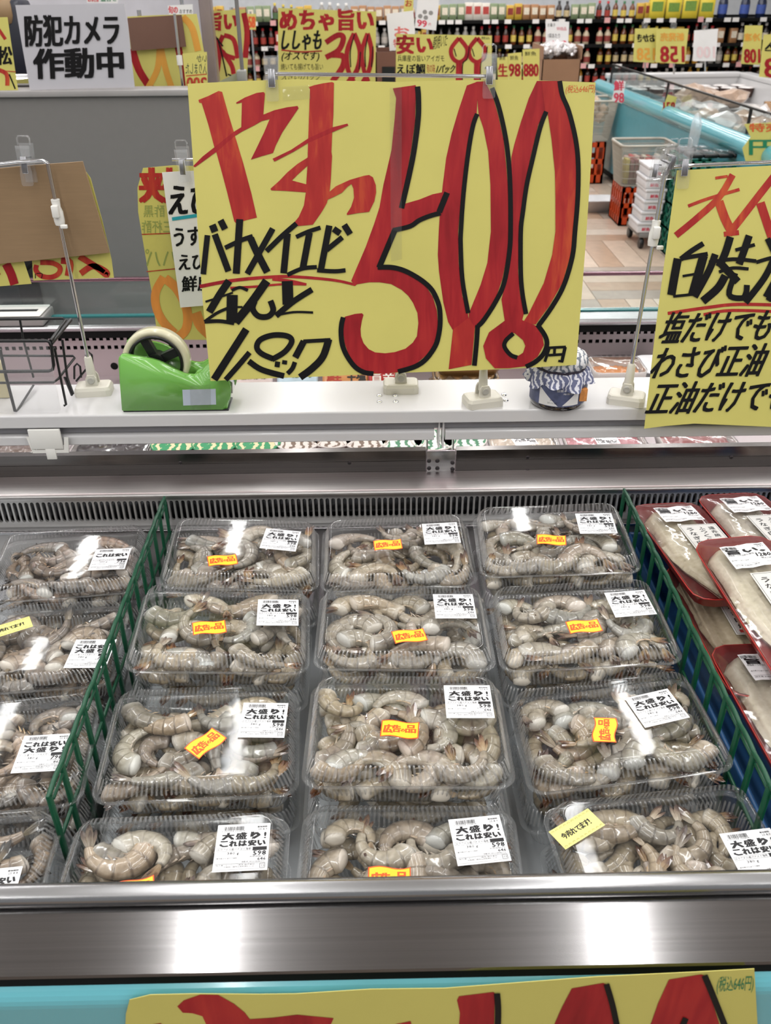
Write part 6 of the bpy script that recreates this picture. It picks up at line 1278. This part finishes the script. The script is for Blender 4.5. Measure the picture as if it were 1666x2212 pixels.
def tray_pack(x, y, w, d, col, label, lab=None, h=.042):
    t = thing('seafood_tray', label, 'food tray', (x, y, .722), 'wrapped trays in the rear well')
    rg = [[V((a, b_, z)) for a, b_, _, _ in rrect(w/2*k, d/2*k, .012, 32)] for k, z in ((.82, 0), (.98, h*.8), (1, h), (.95, h))]
    mobj('tray_base', MB().loops(rg, capa=True).mesh('tray_base', mat('tray_white_foam', 'cfc9c6', .6)), t)
    bm = bmesh.new(); bmesh.ops.create_grid(bm, x_segments=22, y_segments=18, size=.5)
    for v in bm.verts: v.co = V((v.co.x*w*.92, v.co.y*d*.92, h*.75+.006*mnoise.noise(V((v.co.x*9+x*50, v.co.y*9, 1)))+.004*mnoise.noise(V((v.co.x*24, v.co.y*24+x*9, 3)))))
    mobj('filling', MB().bm(bm, 0, None, True).mesh('filling', mat('filling_'+col, col, .3, coat=.6, var=(120, .2))), t)
    mobj('wrap', MB().loops([[V((a, b_, z)) for a, b_, _, _ in rrect(w/2*k, d/2*k, .012, 32)] for k, z in ((1.005, h*.9), (1.0, h+.002), (.9, h+.006))], capb=True).mesh('wrap', FILM), t)
    if lab:
        o = mobj('price_label', LBL, t, (0, -d*.1, h+.0068)); o.scale = (.8, .55, 1); o.rotation_euler = (0, 0, lab); pr_ = mobj('label_print', LPR['pale'], o)
    return t
q = onz(1140, 970, .772); tray_pack(q.x, 1.44, .13, .11, 'c9b9a8', 'wrapped tray with a price label right of the leaf cups', .2)
q = onz(1322, 970, .772); tray_pack(q.x, 1.44, .15, .11, 'b9707a', 'pink wrapped tray with an upside down price label', math.pi+.05)
q = onz(1530, 970, .772); tray_pack(q.x, 1.44, .14, .11, '8d4a4a', 'dark red wrapped meat tray under the right poster')
q = onz(30, 972, .772); tray_pack(q.x, 1.44, .13, .11, '6d5a50', 'dark wrapped tray below the label holder')
q = onz(232, 972, .772); tray_pack(q.x, 1.44, .15, .11, '2a2022', 'nearly black wrapped tray left of the green cups')
def pouch(px, py, y, w, h, col, label, txt, tcol, grp='packets standing in the rear well', lean=.55):
    q = ony(px, py, y); t = thing('food_packet', label, 'packet', (q.x, y, .722), grp); t.rotation_euler = (lean-1.57+1.57, 0, 0)
    rg = []
    for k in range(9):
        s = k/8; th = .0075*math.sin(math.pi*min(1, max(0, s)))**.5+.0006; rg.append([V((a, b_, h*s)) for a, b_, _, _ in rrect(w/2, th, .0005, 20)])
    mobj('packet_body', MB().loops(rg, capa=True, capb=True).mesh('packet_body', mat('pkt_'+col, col, .25, coat=.4, var=(30, .15))), t); fl_ = Flat()
    for (tx, x0, z0, hh, ww, mi) in txt: fl_.text(tx, x0, z0, hh, ww, .03, mi)
    o = mobj('packet_print', fl_.mb.mesh('packet_print', [mat('pk_ink_'+c, c, .5) for c in tcol]), t); o.location = (0, -.0088, 0); o.rotation_euler = (math.radians(90), 0, 0); t.rotation_euler = (-.62, 0, 0); t.location.z = .736
    return t
pouch(545, 815, 1.66, .075, .108, 'd9c9c6', 'pale packet with small print right of the dispenser', [('塩わかめ', -30, 60, 8, 55, 0), ('300', -20, 40, 8, 25, 0)], ['2a2a2a'])
pouch(640, 815, 1.67, .085, .108, 'bcd3e0', 'blue and white packet of seaweed under the 500 poster', [('わかめ', -36, 58, 20, 70, 0), ('カット', -30, 30, 18, 60, 1)], ['2f6b3f', '2c4fa0'])
pouch(745, 815, 1.67, .095, .108, 'd0905a', 'orange packet with black lettering under the 500 poster', [('辛塩', 4, 50, 28, 38, 0), ('鮭', -38, 50, 24, 30, 1)], ['221c18', 'b03a2a'])
pouch(828, 815, 1.67, .06, .108, 'b02c2c', 'red packet beside the rear stand base', [('旨辛', -22, 50, 20, 44, 0)], ['e8e0d8'])
for i in range(4):
    q = ony(1000, 820, 1.66); t = thing('sweet_tray', '%s brown bundled tray behind the 500 poster stand' % ('lowest', 'second', 'third', 'topmost')[i], 'food tray', (q.x+.004*i, 1.70, .7235+.026*i), 'bundled brown trays')
    rg = [[V((a, b_, z)) for a, b_, _, _ in rrect(.068*k, .04*k, .01, 32)] for k, z in ((.85, 0), (.98, .016), (1, .018), (.94, .018))]
    mobj('tray_base', MB().loops(rg, capa=True).mesh('tray_base', mat('gold_brown_tray', '9a7440', .3, metal=.3)), t)
    for j in range(4): 
        bm = bmesh.new(); bmesh.ops.create_icosphere(bm, subdivisions=2, radius=1)
        mobj('piece', MB().bm(bm, 0, Matrix.Translation((-.048+.032*j, 0, .016)) @ Matrix.Diagonal((.014, .030, .006, 1)), True).mesh('piece', mat('amber_piece', 'b58a4a', .2, coat=.6, var=(60, .3))), t)
    mobj('wrap', MB().loops([[V((a, b_, z)) for a, b_, _, _ in rrect(.069*k, .041*k, .01, 32)] for k, z in ((1.0, .018), (.95, .023))], capb=True).mesh('wrap', FILM), t)
q = ony(1335, 815, 1.68); tray_pack(q.x, 1.70, .11, .09, 'cf8a55', 'wrapped tray of orange roe between the jar and right stand', None, .085)
for i in range(2):
    q = ony(1430, 800, 1.74); t = thing('foam_tray', '%s white foam tray behind the right stand' % ('lower', 'upper')[i], 'tray', (q.x+.02*i, 1.76, .7235+.03*i), 'white foam trays in the rear well')
    rg = [[V((a, b_, z)) for a, b_, _, _ in rrect(.06*k, .05*k, .015, 28)] for k, z in ((.8, 0), (1, .028), (1.03, .028), (.97, .026), (.78, .004))]
    mobj('tray_shell', MB().loops(rg, capa=True, capb=True).mesh('tray_shell', FOAM), t); mobj('tray_rim', MB().tube([V((a, b_, .028)) for a, b_, _, _ in rrect(.0615, .0515, .015, 28)], .0016, 5, closed=True).mesh('tray_rim', FOAM), t)
# small counter device on the rear rail at the left
t = thing('label_printer', 'low grey and white counter device on the rear rail at the left', 'device', (ony(20, 685, 1.9).x, 1.90, .846))
mobj('device_body', MB().bbox((-.16, -.035, 0), (.085, .045, .020), .003).mesh('device_body', mat('device_grey', '9f9c9a', .35, metal=.3)), t); mobj('device_top', MB().bbox((-.16, -.033, .0205), (.08, .043, .024), .002).mesh('device_top', WPLAS), t); mobj('paper_slot', MB().box((-.03, -.005, .024), (.065, .008, .0246)).mesh('paper_slot', BPLAS), t)
t = thing('black_cabinet', 'black cabinet standing in front of the partition at the left edge', 'cabinet', (ony(0, 640, 2.4).x, 2.42, 0)); a = ony(50, 612, 2.4)
mobj('cabinet_body', MB().bbox((-.3, -.06, 0), (a.x-t.location.x, .1, a.z+.02), .004).mesh('cabinet_body', BPLAS), t); mobj('cabinet_top', MB().bbox((-.3, -.062, a.z+.02), (a.x-t.location.x, .1, a.z+.03), .002).mesh('cabinet_top', BLACK), t)
